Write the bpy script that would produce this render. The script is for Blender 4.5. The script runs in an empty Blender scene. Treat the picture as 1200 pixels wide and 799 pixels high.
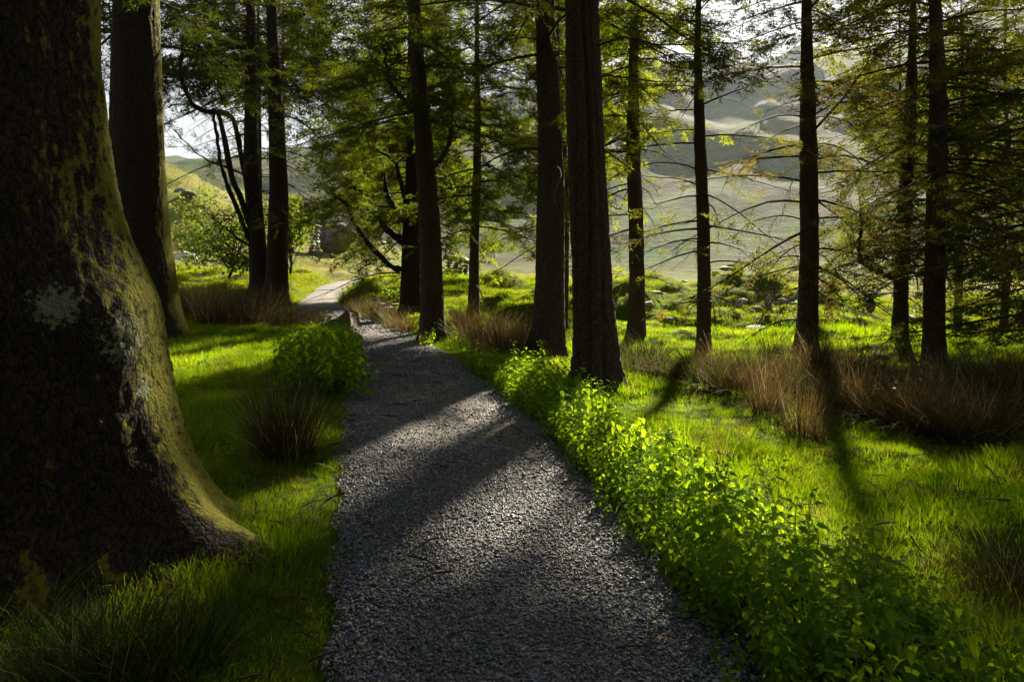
import bpy, bmesh, math, random
import numpy as np
from mathutils import Vector, Matrix

# ------------------------------------------------------------------ camera, sky, sun, exposure
SC = bpy.context.scene
COL = SC.collection
CAM_H, HOR, FPX = 1.5, 300.0, 800.0           # eye height, horizon row and focal length of the 1200 px photo
cam = bpy.data.cameras.new('camera')
cam.sensor_width = 36.0; cam.lens = 24.0
cam.shift_y = -(399.5 - HOR) / 1200.0
cam.clip_start = 0.05; cam.clip_end = 6000.0
cam_o = bpy.data.objects.new('camera', cam); COL.objects.link(cam_o)
cam_o.location = (0, 0, CAM_H); cam_o.rotation_euler = (math.radians(90), 0, 0)
SC.camera = cam_o

SUN_AZ, SUN_EL = math.radians(21.0), math.radians(28.0)
SUN_DIR = np.array([math.sin(SUN_AZ) * math.cos(SUN_EL), math.cos(SUN_AZ) * math.cos(SUN_EL), math.sin(SUN_EL)])
world = bpy.data.worlds.new('World'); SC.world = world; world.use_nodes = True
wt = world.node_tree; wt.nodes.clear()
sky = wt.nodes.new('ShaderNodeTexSky'); sky.sky_type = 'NISHITA'; sky.sun_disc = False
sky.sun_elevation = SUN_EL; sky.sun_rotation = SUN_AZ; sky.air_density = 1.0; sky.dust_density = 1.0; sky.ozone_density = 1.0
hs = wt.nodes.new('ShaderNodeHueSaturation'); hs.inputs['Saturation'].default_value = 0.35; hs.inputs['Value'].default_value = 0.12
# a thin even veil of grey cloud over the clear sky
tcw = wt.nodes.new('ShaderNodeTexCoord'); cn = wt.nodes.new('ShaderNodeTexNoise'); cn.inputs['Scale'].default_value = 2.2; cn.inputs['Detail'].default_value = 5.0
cr = wt.nodes.new('ShaderNodeValToRGB'); cr.color_ramp.elements[0].position = .3; cr.color_ramp.elements[1].position = .7
cr.color_ramp.elements[0].color = (1.5, 1.63, 1.85, 1); cr.color_ramp.elements[1].color = (2.1, 2.15, 2.25, 1)
ad = wt.nodes.new('ShaderNodeMix'); ad.data_type = 'RGBA'; ad.blend_type = 'ADD'; ad.inputs[0].default_value = 1.0
bgn = wt.nodes.new('ShaderNodeBackground'); bgn.inputs['Strength'].default_value = 0.05
wo = wt.nodes.new('ShaderNodeOutputWorld')
wt.links.new(sky.outputs[0], hs.inputs['Color']); wt.links.new(hs.outputs[0], ad.inputs[6]); wt.links.new(tcw.outputs['Generated'], cn.inputs['Vector'])
wt.links.new(cn.outputs['Fac'], cr.inputs['Fac']); wt.links.new(cr.outputs['Color'], ad.inputs[7])
wt.links.new(ad.outputs[2], bgn.inputs['Color']); wt.links.new(bgn.outputs[0], wo.inputs['Surface'])
sl = bpy.data.lights.new('sun', 'SUN'); sl.energy = 5.0; sl.angle = math.radians(2.0); sl.color = (1.0, 0.88, 0.66)
so = bpy.data.objects.new('sun', sl); COL.objects.link(so)
so.rotation_euler = Vector(SUN_DIR).to_track_quat('Z', 'Y').to_euler(); so.location = (20, 50, 60)
SC.view_settings.view_transform = 'Standard'; SC.view_settings.look = 'None'
SC.view_settings.exposure = 2.4; SC.view_settings.gamma = 1.0; SC.view_settings.use_curve_mapping = False
SC.cycles.use_denoising = True
SC.cycles.max_bounces = 6; SC.cycles.diffuse_bounces = 3; SC.cycles.transmission_bounces = 4
SC.cycles.volume_bounces = 0; SC.cycles.transparent_max_bounces = 4; SC.cycles.caustics_reflective = False; SC.cycles.caustics_refractive = False
SC.cycles.use_adaptive_sampling = True; SC.cycles.adaptive_threshold = 0.02

RNG = np.random.default_rng(7)
PI = math.pi

# ------------------------------------------------------------------ numpy noise
def _hash(ix, iy, iz, seed):
    n = (ix.astype(np.int64) * 374761393 + iy.astype(np.int64) * 668265263 + iz.astype(np.int64) * 1274126177 + seed * 974711) & 0xFFFFFFFF
    n = ((n ^ (n >> 13)) * 1274126177) & 0xFFFFFFFF
    n = ((n ^ (n >> 16)) * 2246822519) & 0xFFFFFFFF
    return ((n ^ (n >> 15)) & 0xFFFFFF) / float(0xFFFFFF)

def noise3(x, y, z, seed=0):
    ix, iy, iz = np.floor(x), np.floor(y), np.floor(z)
    fx, fy, fz = x - ix, y - iy, z - iz
    fx = fx * fx * fx * (fx * (fx * 6 - 15) + 10); fy = fy * fy * fy * (fy * (fy * 6 - 15) + 10); fz = fz * fz * (3 - 2 * fz)
    r = 0
    for dx in (0, 1):
        for dy in (0, 1):
            for dz in (0, 1):
                w = (fx if dx else 1 - fx) * (fy if dy else 1 - fy) * (fz if dz else 1 - fz)
                r = r + w * _hash(ix + dx, iy + dy, iz + dz, seed)
    return r * 2 - 1

def fbm(x, y, z=0.0, oct=4, seed=0, gain=0.5):
    x = np.asarray(x, float); y = np.asarray(y, float); z = np.zeros_like(x) + z
    a, s, t = 1.0, 0.0, 0.0
    for k in range(oct):
        s = s + a * noise3(x, y, z, seed + k * 17); t += a
        x, y, z, a = x * 2.03 + 1.7, y * 2.03 - 3.1, z * 2.03 + 0.9, a * gain
    return s / t

def sig(v): return 1 / (1 + np.exp(-np.clip(v, -40, 40)))
def sstep(a, b, v):
    t = np.clip((v - a) / (b - a), 0, 1); return t * t * (3 - 2 * t)

# ------------------------------------------------------------------ the path and the lie of the land
PATH = np.array([  # y, centre x, half width
    (-6, 1.6, .85), (-2, 1.0, .85), (1.0, .36, .72), (2.4, .13, .72), (4, -.17, .80), (6, -.55, .82), (8, -1.05, .80), (10, -1.63, .67),
    (12, -2.18, .58), (13.6, -2.72, .54), (15.5, -3.75, .58), (18, -5.0, .62), (21, -6.0, .60), (24, -6.6, .56),
    (27, -7.25, .56), (30, -7.7, .60), (32.5, -7.3, .65), (34.5, -6.0, .7), (36.5, -4.0, .85), (40, -1, .85)])
def path_c(y): return np.interp(y, PATH[:, 0], PATH[:, 1])
_py = np.linspace(-6, 32, 400)
_pc = np.convolve(np.pad(np.interp(_py, PATH[:, 0], PATH[:, 1]), 12, mode='edge'), np.ones(25) / 25, 'valid')
def path_x(y): return np.interp(y, _py, _pc)
def path_w(y): return np.interp(y, PATH[:, 0], PATH[:, 2])
PPTS = np.concatenate([np.stack([path_x(np.linspace(-6, 31, 90)), np.linspace(-6, 31, 90)], 1), np.array([(-7.5, 32), (-6.9, 33.3), (-6, 34.5), (-4.8, 35.7), (-3.5, 36.6), (-2, 37.5), (0, 38.5)])])
PW = path_w(PPTS[:, 1])
def path_dist(x, y):
    """signed distance outside the path's edge"""
    x = np.asarray(x, float); y = np.asarray(y, float)
    out = np.full(x.shape, 99.0)
    m = (np.abs(x) < 16) & (y > -8) & (y < 45)
    if m.any():
        xm, ym = x[m], y[m]; best = np.full(xm.shape, 99.0)
        for k in range(len(PPTS) - 1):
            a, b = PPTS[k], PPTS[k + 1]; d = b - a
            t = np.clip(((xm - a[0]) * d[0] + (ym - a[1]) * d[1]) / (d @ d), 0, 1)
            r = np.hypot(xm - a[0] - t * d[0], ym - a[1] - t * d[1]) - (PW[k] + t * (PW[k + 1] - PW[k]))
            best = np.minimum(best, r)
        out[m] = best
    return out
RIDGE = np.array([(-180, 60), (-120, 90), (-60, 120), (-37, 95), (-22, 98), (-16, 120), (-10, 150), (-4, 178), (0, 200), (7, 228), (12, 240), (16, 236), (20, 228), (27, 226), (37, 250), (60, 260), (120, 120), (180, 60)], float)
def height(x, y, hum=True):
    x = np.asarray(x, float); y = np.asarray(y, float)
    pd = path_dist(x, y); off = sstep(0.0, 1.0, pd)
    r = np.hypot(x, y)
    z = 0.05 * fbm(x * .25, y * .25, 0, 3, 3) * off
    if hum:
        z = z + off * (.07 + .17 * sstep(1.5, 3.0, x)) * np.maximum(fbm(x * 1.1, y * 1.7, 0, 3, 5), -.25) * sstep(90, 40, r)
        z = z + off * .62 * np.maximum(fbm(x * .6, y * .9, 4, 3, 8), -.25) * sstep(11, 15, y) * sstep(90, 45, r)
    # left hill, right mound, middle bank, fall to the valley
    z = z + 9.6 * np.exp(-((x + 38) / 21.0) ** 2 - ((y - 68) / 28) ** 2) * (1 + .10 * fbm(x * .13, y * .13, 2, 4, 11))
    z = z + 1.7 * fbm(x * .22, y * .22, 1, 4, 12) * sstep(-9, -18, x) * sstep(26, 45, y) * sstep(140, 90, y)
    z = z + 2.5 * np.exp(-((x + 22) / 9.0) ** 2 - ((y - 44) / 8.5) ** 2)
    z = z + .92 * np.exp(-((x - 4.6) / 3.3) ** 2 - ((y - 17.6) / 2.9) ** 2)
    z = z + .50 * np.exp(-((x + .4) / 4.2) ** 2 - ((y - 23) / 5) ** 2) * off
    z = z - .55 * sig((x - 8.3) * 1.6) * sig((y - 12.5) * 1.2)
    z = z + .30 * sig((-x - 2.5 + path_x(np.clip(y, -6, 31)) * 0 ) * 1.5) * sstep(12, 16, y) * sstep(40, 28, y) * off * .5
    z = z - .020 * np.clip(y - 32, 0, 100) * sstep(-14, -4, x)
    ang = np.degrees(np.arctan2(x, y))
    rz = np.interp(ang, RIDGE[:, 0], RIDGE[:, 1]) * .86
    t = np.clip((r - 105) / 600, 0, 1.25)
    prof = np.where(t < 1, t ** 1.35 * (1 - .12 * np.sin(t * 9)), (1 - .12 * math.sin(9)) - (t - 1) * .6)
    z = z + rz * prof * (1 + .10 * fbm(x * .006, y * .006, 0, 3, 21)) + sstep(110, 200, r) * sstep(520, 260, r) * 3.5 * fbm(x * .03, y * .03, 5, 3, 23)
    rg_ = 1 - np.abs(fbm(x * .0085, y * .006, 3, 4, 27)) * 2.4
    z = z + sstep(125, 300, r) * sstep(900, 600, r) * 20 * rg_ * (y > 0)
    lf = sstep(-9, -20, x) * sstep(30, 42, y) * sstep(120, 90, y)
    z = z + lf * .75 * np.maximum(fbm(x * .75, y * .75, 6, 3, 29), -.1)
    return z
def H1(x, y): return float(height(np.array([x]), np.array([y]))[0])
def gx(px, d): return (px - 600.0) / FPX * d             # lateral position of a photo column at a distance
def gd(py): return CAM_H * FPX / (py - HOR)                # distance of level ground at a photo row
def pix(px, py, d): return np.array([gx(px, d), d, CAM_H + (HOR - py) / FPX * d])

# ------------------------------------------------------------------ mesh helpers
def mesh_np(name, V, F, mats=(), smooth=False, mat_idx=None):
    """V (n,3); F list of int arrays (m,k)"""
    me = bpy.data.meshes.new(name)
    V = np.ascontiguousarray(V, np.float32)
    F = [np.asarray(f, np.int32) for f in F if len(f)]
    me.vertices.add(len(V)); me.vertices.foreach_set('co', V.ravel())
    li = np.concatenate([f.ravel() for f in F]); tot = np.concatenate([np.full(len(f), f.shape[1], np.int32) for f in F])
    st = np.concatenate([[0], np.cumsum(tot)[:-1]]).astype(np.int32)
    me.loops.add(len(li)); me.loops.foreach_set('vertex_index', li)
    me.polygons.add(len(tot)); me.polygons.foreach_set('loop_start', st)
    if mat_idx is not None: me.polygons.foreach_set('material_index', np.asarray(mat_idx, np.int32))
    me.update(calc_edges=True)
    if smooth: me.polygons.foreach_set('use_smooth', np.ones(len(tot), bool))
    for m in mats: me.materials.append(m)
    return me
class Build:
    def __init__(s): s.V, s.F, s.n = [], {}, 0
    def add(s, V, *Fs):
        V = np.asarray(V, float).reshape(-1, 3)
        for f in Fs:
            f = np.asarray(f)
            if len(f): s.F.setdefault(f.shape[1], []).append(f + s.n)
        s.V.append(V); s.n += len(V)
    def mesh(s, name, mat, smooth=False):
        return mesh_np(name, np.concatenate(s.V), [np.concatenate(v) for v in s.F.values()], [mat], smooth)
def linkobj(name, data, parent=None, loc=(0, 0, 0), rot=None):
    o = bpy.data.objects.new(name, data); COL.objects.link(o)
    o.location = loc
    if rot is not None: o.rotation_euler = rot
    if parent is not None: o.parent = parent
    return o
def tag(o, label=None, cat=None, group=None, kind=None):
    if label: o['label'] = label
    if cat: o['category'] = cat
    if group: o['group'] = group
    if kind: o['kind'] = kind
    return o
def thing(name, label, cat, loc, group=None, rot=None):
    return tag(linkobj(name, None, None, loc, rot), label, cat, group)
def tubes(P, R, k=5, cap=True):
    """P (B,n,3) polylines, R (B,n) radii -> verts, quads"""
    P = np.asarray(P, float); R = np.asarray(R, float)
    if P.ndim == 2: P, R = P[None], R[None]
    B, n, _ = P.shape
    T = np.gradient(P, axis=1); T /= np.linalg.norm(T, axis=2, keepdims=True) + 1e-9
    ref = np.where(np.abs(T[:, :1, 2:3]) > .8, np.array([1., 0, 0]), np.array([0, 0, 1.]))
    U = np.cross(np.broadcast_to(ref, T.shape), T); U /= np.linalg.norm(U, axis=2, keepdims=True) + 1e-9
    W = np.cross(T, U)
    a = np.arange(k) * 2 * np.pi / k
    V = P[:, :, None, :] + R[:, :, None, None] * (np.cos(a)[None, None, :, None] * U[:, :, None, :] + np.sin(a)[None, None, :, None] * W[:, :, None, :])
    idx = np.arange(B * n * k).reshape(B, n, k)
    j = np.roll(np.arange(k), -1)
    Q = np.stack([idx[:, :-1, :], idx[:, :-1, :][:, :, j], idx[:, 1:, :][:, :, j], idx[:, 1:, :]], -1).reshape(-1, 4)
    return V.reshape(-1, 3), Q
def spline(pts, n):
    """Catmull-Rom through pts, n samples (pts may carry extra columns)"""
    p = np.asarray(pts, float); p = np.vstack([2 * p[0] - p[1], p, 2 * p[-1] - p[-2]])
    m = len(p) - 3; t = np.linspace(0, m - 1e-6, n); i = t.astype(int); f = (t - i)[:, None]
    a, b, c, d = p[i], p[i + 1], p[i + 2], p[i + 3]
    return .5 * (2 * b + (c - a) * f + (2 * a - 5 * b + 4 * c - d) * f ** 2 + (3 * b - a - 3 * c + d) * f ** 3)

# ------------------------------------------------------------------ materials
def new_mat(name):
    m = bpy.data.materials.new(name); m.use_nodes = True; nt = m.node_tree; nt.nodes.clear()
    return m, nt, nt.nodes.new('ShaderNodeOutputMaterial')
class N:
    def __init__(s, nt): s.nt = nt
    def __call__(s, typ, ins=None, **kw):
        n = s.nt.nodes.new(typ)
        for k, v in kw.items(): setattr(n, k, v)
        for k, v in (ins or {}).items():
            if isinstance(v, bpy.types.NodeSocket): s.nt.links.new(v, n.inputs[k])
            else: n.inputs[k].default_value = v
        return n
    def ramp(s, fac, stops, interp='LINEAR'):
        n = s.nt.nodes.new('ShaderNodeValToRGB'); n.color_ramp.interpolation = interp
        el = n.color_ramp.elements
        while len(el) < len(stops): el.new(0.5)
        for e, (p, c) in zip(el, stops):
            e.position = p; e.color = (*c, 1) if len(c) == 3 else c
        s.nt.links.new(fac, n.inputs['Fac']); return n.outputs['Color']
    def mix(s, fac, a, b, mode='MIX'):
        n = s.nt.nodes.new('ShaderNodeMix'); n.data_type = 'RGBA'; n.blend_type = mode
        for sock, v in ((n.inputs[0], fac), (n.inputs[6], a), (n.inputs[7], b)):
            if isinstance(v, bpy.types.NodeSocket): s.nt.links.new(v, sock)
            else: sock.default_value = v if not isinstance(v, tuple) or len(v) == 4 else (*v, 1)
        return n.outputs[2]
    def math(s, op, a, b=0.0, clamp=False):
        n = s.nt.nodes.new('ShaderNodeMath'); n.operation = op; n.use_clamp = clamp
        for sock, v in ((n.inputs[0], a), (n.inputs[1], b)):
            if isinstance(v, bpy.types.NodeSocket): s.nt.links.new(v, sock)
            else: sock.default_value = v
        return n.outputs[0]
    def noise(s, scale, vec=None, detail=4.0, rough=.55):
        n = s.nt.nodes.new('ShaderNodeTexNoise'); n.inputs['Scale'].default_value = scale; n.inputs['Detail'].default_value = detail; n.inputs['Roughness'].default_value = rough
        if vec is not None: s.nt.links.new(vec, n.inputs['Vector'])
        return n.outputs['Fac']
    def pos(s): return s.nt.nodes.new('ShaderNodeNewGeometry').outputs['Position']
    def objco(s): return s.nt.nodes.new('ShaderNodeTexCoord').outputs['Object']
def leaf_mat(name, cols, trans, gloss=.06, patch=.35, mixf=.5, per='island', rough=.45, low=None):
    """thin leaf: cols = two reflect colours, trans = two colours let through"""
    m, nt, out = new_mat(name); n = N(nt)
    if per == 'island': r = nt.nodes.new('ShaderNodeNewGeometry').outputs['Random Per Island']
    else: r = nt.nodes.new('ShaderNodeObjectInfo').outputs['Random']
    w = n.noise(patch, n.pos(), 3)
    f = n.math('ADD', n.math('MULTIPLY', r, .55), n.math('MULTIPLY', n.math('SUBTRACT', w, .25), 1.0), clamp=True)
    a = n.mix(f, cols[0], cols[1]); b = n.mix(f, trans[0], trans[1])
    if low is not None:                       # a third, withered colour for some of the pieces
        sel = n.math('GREATER_THAN', nt.nodes.new('ShaderNodeObjectInfo').outputs['Random'] if per == 'object' else r, low[0])
        a = n.mix(sel, a, low[1]); b = n.mix(sel, b, low[2])
    d = n('ShaderNodeBsdfDiffuse', {'Color': a}); t = n('ShaderNodeBsdfTranslucent', {'Color': b})
    mx = n('ShaderNodeMixShader', {0: mixf, 1: d.outputs[0], 2: t.outputs[0]})
    g = n('ShaderNodeBsdfGlossy', {'Color': (.75, 1, .55, 1), 'Roughness': rough})
    m2 = n('ShaderNodeMixShader', {0: gloss, 1: mx.outputs[0], 2: g.outputs[0]})
    nt.links.new(m2.outputs[0], out.inputs['Surface']); return m
def bark_mat(name, dark, light, moss=None, scale=1.0, lichen=(), side=(1.9, 1.4)):
    m, nt, out = new_mat(name); n = N(nt)
    oc = n.objco(); mp = n('ShaderNodeMapping', {'Vector': oc, 'Scale': (scale, scale, scale * .55)}).outputs[0]
    v = n('ShaderNodeTexVoronoi', {'Vector': n('ShaderNodeVectorMath', {0: mp, 1: n('ShaderNodeVectorMath', {0: n('ShaderNodeTexNoise', {'Vector': mp, 'Scale': 14.0}).outputs['Color'], 1: (.11, .11, .11)}, operation='MULTIPLY').outputs[0]}, operation='ADD').outputs[0], 'Scale': 26.0}, feature='DISTANCE_TO_EDGE').outputs['Distance']
    fine = n.noise(45 * scale, mp, 6, .65); big = n.noise(3.0, oc, 4)
    col = n.mix(n.ramp(fine, [(.3, (0, 0, 0)), (.7, (1, 1, 1))]), dark, light)
    col = n.mix(n.ramp(v, [(0.0, (1, 1, 1)), (.09, (0, 0, 0))]), col, tuple(c * .45 for c in dark))
    hgt = n.math('ADD', n.math('MULTIPLY', n.math('MINIMUM', v, .25), 2.4), n.math('MULTIPLY', fine, .6))
    if moss is not None:
        g = nt.nodes.new('ShaderNodeNewGeometry'); sx = n('ShaderNodeSeparateXYZ', {0: g.outputs['Normal']}); sz = n('ShaderNodeSeparateXYZ', {0: oc})
        s = n.math('ADD', n.math('MULTIPLY', sx.outputs[0], side[0]), n.math('MULTIPLY', sx.outputs[1], side[1]))
        s = n.math('ADD', s, n.math('MULTIPLY', sx.outputs[2], .8))
        s = n.math('ADD', s, n.math('MULTIPLY', n.math('SUBTRACT', n.noise(13, oc, 7, .75), .5), 4.2))
        s = n.math('ADD', s, n.math('MULTIPLY', n.math('SUBTRACT', big, .5), 2.0))
        s = n.math('ADD', s, n.math('MULTIPLY', sz.outputs[2], -.10))
        s = n.math('ADD', s, moss - 1.0)
        mf = n.ramp(s, [(.0, (0, 0, 0)), (.35, (1, 1, 1))])
        mc = n.mix(n.noise(26, oc, 4), (.045, .055, .008, 1), (.20, .18, .014, 1))
        col = n.mix(mf, col, mc)
        hgt = n.math('ADD', hgt, n.math('MULTIPLY', n.math('MULTIPLY', mf, n.noise(90, oc, 3)), .5))
    for (lx, ly, lz, lr) in lichen:
        dv = n('ShaderNodeVectorMath', {0: oc, 1: (lx, ly, lz)}, operation='DISTANCE').outputs['Value']
        k = n.math('ADD', n.math('DIVIDE', dv, lr), n.math('MULTIPLY', n.math('SUBTRACT', n.noise(34, oc, 6, .75), .5), 5.0))
        lf = n.ramp(k, [(.70, (.9, .9, .9)), (1.0, (0, 0, 0))])
        col = n.mix(lf, col, n.mix(n.noise(60, oc, 4), (.10, .11, .07, 1), (.30, .31, .23, 1)))
    bm = n('ShaderNodeBump', {'Height': hgt, 'Strength': .6, 'Distance': .014})
    p = n('ShaderNodeBsdfPrincipled', {'Base Color': col, 'Roughness': .92, 'Normal': bm.outputs[0], 'Specular IOR Level': .15})
    nt.links.new(p.outputs[0], out.inputs['Surface']); return m
def rock_mat(name, a, b, spot=(.30, .30, .26), spotf=.35, mossf=0.0, scale=3.0):
    m, nt, out = new_mat(name); n = N(nt); oc = n.objco()
    f = n.noise(scale, oc, 8, .65); g = n.noise(scale * 6, oc, 6, .7)
    col = n.mix(n.ramp(f, [(.35, (0, 0, 0)), (.65, (1, 1, 1))]), a, b)
    col = n.mix(n.math('MULTIPLY', n.ramp(n.noise(scale * 2.3, oc, 5, .7), [(.52, (0, 0, 0)), (.62, (1, 1, 1))]), spotf), col, spot)
    if mossf:
        ge = n('ShaderNodeSeparateXYZ', {0: nt.nodes.new('ShaderNodeNewGeometry').outputs['Normal']})
        s = n.math('ADD', ge.outputs[2], n.math('MULTIPLY', n.math('SUBTRACT', f, .5), 2.2))
        col = n.mix(n.ramp(n.math('ADD', s, mossf - 1), [(.1, (0, 0, 0)), (.4, (1, 1, 1))]), col, (.10, .10, .018, 1))
    bm = n('ShaderNodeBump', {'Height': n.math('ADD', f, n.math('MULTIPLY', g, .5)), 'Strength': .8, 'Distance': .04})
    p = n('ShaderNodeBsdfPrincipled', {'Base Color': col, 'Roughness': .85, 'Normal': bm.outputs[0], 'Specular IOR Level': .25})
    nt.links.new(p.outputs[0], out.inputs['Surface']); return m

M = {}
M['bark_big'] = bark_mat('bark_mossy_big', (.013, .010, .008, 1), (.055, .039, .028, 1), moss=-.40, scale=1.0, lichen=((.68, -.22, 1.16, .125), (.56, -.45, 1.33, .09), (.73, -.12, .88, .07)))
M['bark_moss'] = bark_mat('bark_mossy', (.020, .015, .011, 1), (.070, .050, .036, 1), moss=-.10, scale=1.0)
M['bark'] = bark_mat('bark_conifer', (.034, .025, .018, 1), (.135, .095, .068, 1), moss=-.75, scale=1.3)
M['bark_plain'] = bark_mat('bark_brown', (.018, .013, .010, 1), (.060, .041, .030, 1), scale=1.5)
m, nt, out = new_mat('twig'); n = N(nt)
p = n('ShaderNodeBsdfPrincipled', {'Base Color': n.mix(n.noise(14, n.objco(), 4), (.030, .022, .016, 1), (.10, .078, .055, 1)), 'Roughness': .9, 'Specular IOR Level': .1})
nt.links.new(p.outputs[0], out.inputs['Surface']); M['twig'] = m
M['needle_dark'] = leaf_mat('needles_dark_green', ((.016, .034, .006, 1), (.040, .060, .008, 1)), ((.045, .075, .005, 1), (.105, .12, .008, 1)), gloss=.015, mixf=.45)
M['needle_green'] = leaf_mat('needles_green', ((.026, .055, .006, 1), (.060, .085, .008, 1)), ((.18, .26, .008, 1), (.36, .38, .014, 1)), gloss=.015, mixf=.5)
M['needle_mid'] = leaf_mat('needles_mid_green', ((.022, .045, .006, 1), (.050, .072, .008, 1)), ((.10, .155, .007, 1), (.22, .25, .011, 1)), gloss=.015, mixf=.47)
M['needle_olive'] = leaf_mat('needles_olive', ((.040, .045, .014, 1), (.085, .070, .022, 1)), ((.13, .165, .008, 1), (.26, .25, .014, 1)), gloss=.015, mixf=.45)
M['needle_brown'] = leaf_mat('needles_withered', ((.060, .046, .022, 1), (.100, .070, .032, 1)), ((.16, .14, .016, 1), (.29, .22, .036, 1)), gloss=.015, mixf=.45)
M['leaf_thorn'] = leaf_mat('leaves_broad', ((.040, .085, .008, 1), (.070, .115, .010, 1)), ((.09, .15, .008, 1), (.17, .22, .012, 1)), gloss=.015, mixf=.55)
M['nettle'] = leaf_mat('nettle_leaf', ((.045, .115, .010, 1), (.095, .165, .014, 1)), ((.26, .46, .005, 1), (.48, .62, .012, 1)), gloss=.012, mixf=.62, patch=1.2, per='object', rough=.6)
M['nettle_isl'] = leaf_mat('nettle_leaf_small', ((.045, .115, .010, 1), (.095, .165, .014, 1)), ((.26, .46, .005, 1), (.48, .62, .012, 1)), gloss=.012, mixf=.62, patch=1.2, rough=.6)
M['grass'] = leaf_mat('grass_blade', ((.034, .085, .005, 1), (.085, .13, .009, 1)), ((.16, .36, .003, 1), (.42, .53, .006, 1)), gloss=.008, mixf=.5, patch=.9, per='object', low=(.88, (.16, .13, .03, 1), (.3, .24, .05, 1)))
M['grass_bank'] = leaf_mat('grass_of_the_banks', ((.030, .070, .005, 1), (.085, .105, .010, 1)), ((.15, .30, .003, 1), (.42, .46, .008, 1)), gloss=.008, mixf=.42, patch=.5, per='object', low=(.92, (.16, .12, .03, 1), (.3, .22, .05, 1)))
M['leaf_dead'] = leaf_mat('dead_leaf', ((.09, .055, .022, 1), (.20, .125, .05, 1)), ((.15, .08, .02, 1), (.28, .17, .05, 1)), gloss=.01, mixf=.3, patch=3, per='object')
M['grass_dry'] = leaf_mat('grass_pale', ((.075, .085, .014, 1), (.15, .125, .035, 1)), ((.20, .24, .02, 1), (.32, .27, .06, 1)), gloss=.03, mixf=.5, patch=.25, per='object')
M['moss_turf'] = leaf_mat('moss_turf', ((.11, .115, .012, 1), (.15, .13, .015, 1)), ((.3, .3, .02, 1), (.4, .33, .03, 1)), gloss=.02, mixf=.4, patch=2, per='object')
M['rush_brown'] = leaf_mat('rush_brown', ((.036, .023, .011, 1), (.080, .052, .024, 1)), ((.075, .047, .014, 1), (.165, .105, .034, 1)), gloss=.02, mixf=.3, patch=.8, rough=.5, low=(.90, (.34, .27, .16, 1), (.4, .3, .18, 1)))
M['rush_green'] = leaf_mat('rush_green', ((.014, .028, .005, 1), (.036, .050, .008, 1)), ((.030, .052, .005, 1), (.075, .088, .008, 1)), gloss=.015, mixf=.3, patch=.8, rough=.5, low=(.90, (.26, .20, .10, 1), (.3, .24, .1, 1)))
M['rock'] = rock_mat('rock_grey', (.085, .080, .078, 1), (.22, .21, .20, 1))
M['rock_dark'] = rock_mat('rock_dark', (.040, .036, .034, 1), (.13, .115, .105, 1), spot=(.22, .2, .16), mossf=.35, scale=1.2)
M['rock_moss'] = rock_mat('rock_mossy', (.06, .05, .042, 1), (.16, .13, .11, 1), mossf=.6, scale=4)
M['rock_pale'] = rock_mat('rock_pale', (.15, .148, .145, 1), (.34, .33, .32, 1), spot=(.2, .19, .17), spotf=.5, scale=6)
M['slate'] = rock_mat('slate', (.060, .062, .070, 1), (.18, .18, .19, 1), spot=(.33, .33, .28), spotf=.6, scale=5)
m, nt, out = new_mat('wool'); n = N(nt)
p = n('ShaderNodeBsdfPrincipled', {'Base Color': n.mix(n.noise(9, n.objco(), 4), (.50, .45, .38, 1), (.74, .70, .64, 1)), 'Roughness': 1.0, 'Specular IOR Level': 0.0, 'Normal': n('ShaderNodeBump', {'Height': n.noise(22, n.objco(), 4), 'Strength': .8, 'Distance': .05}).outputs[0]})
nt.links.new(p.outputs[0], out.inputs['Surface']); M['wool'] = m
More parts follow.
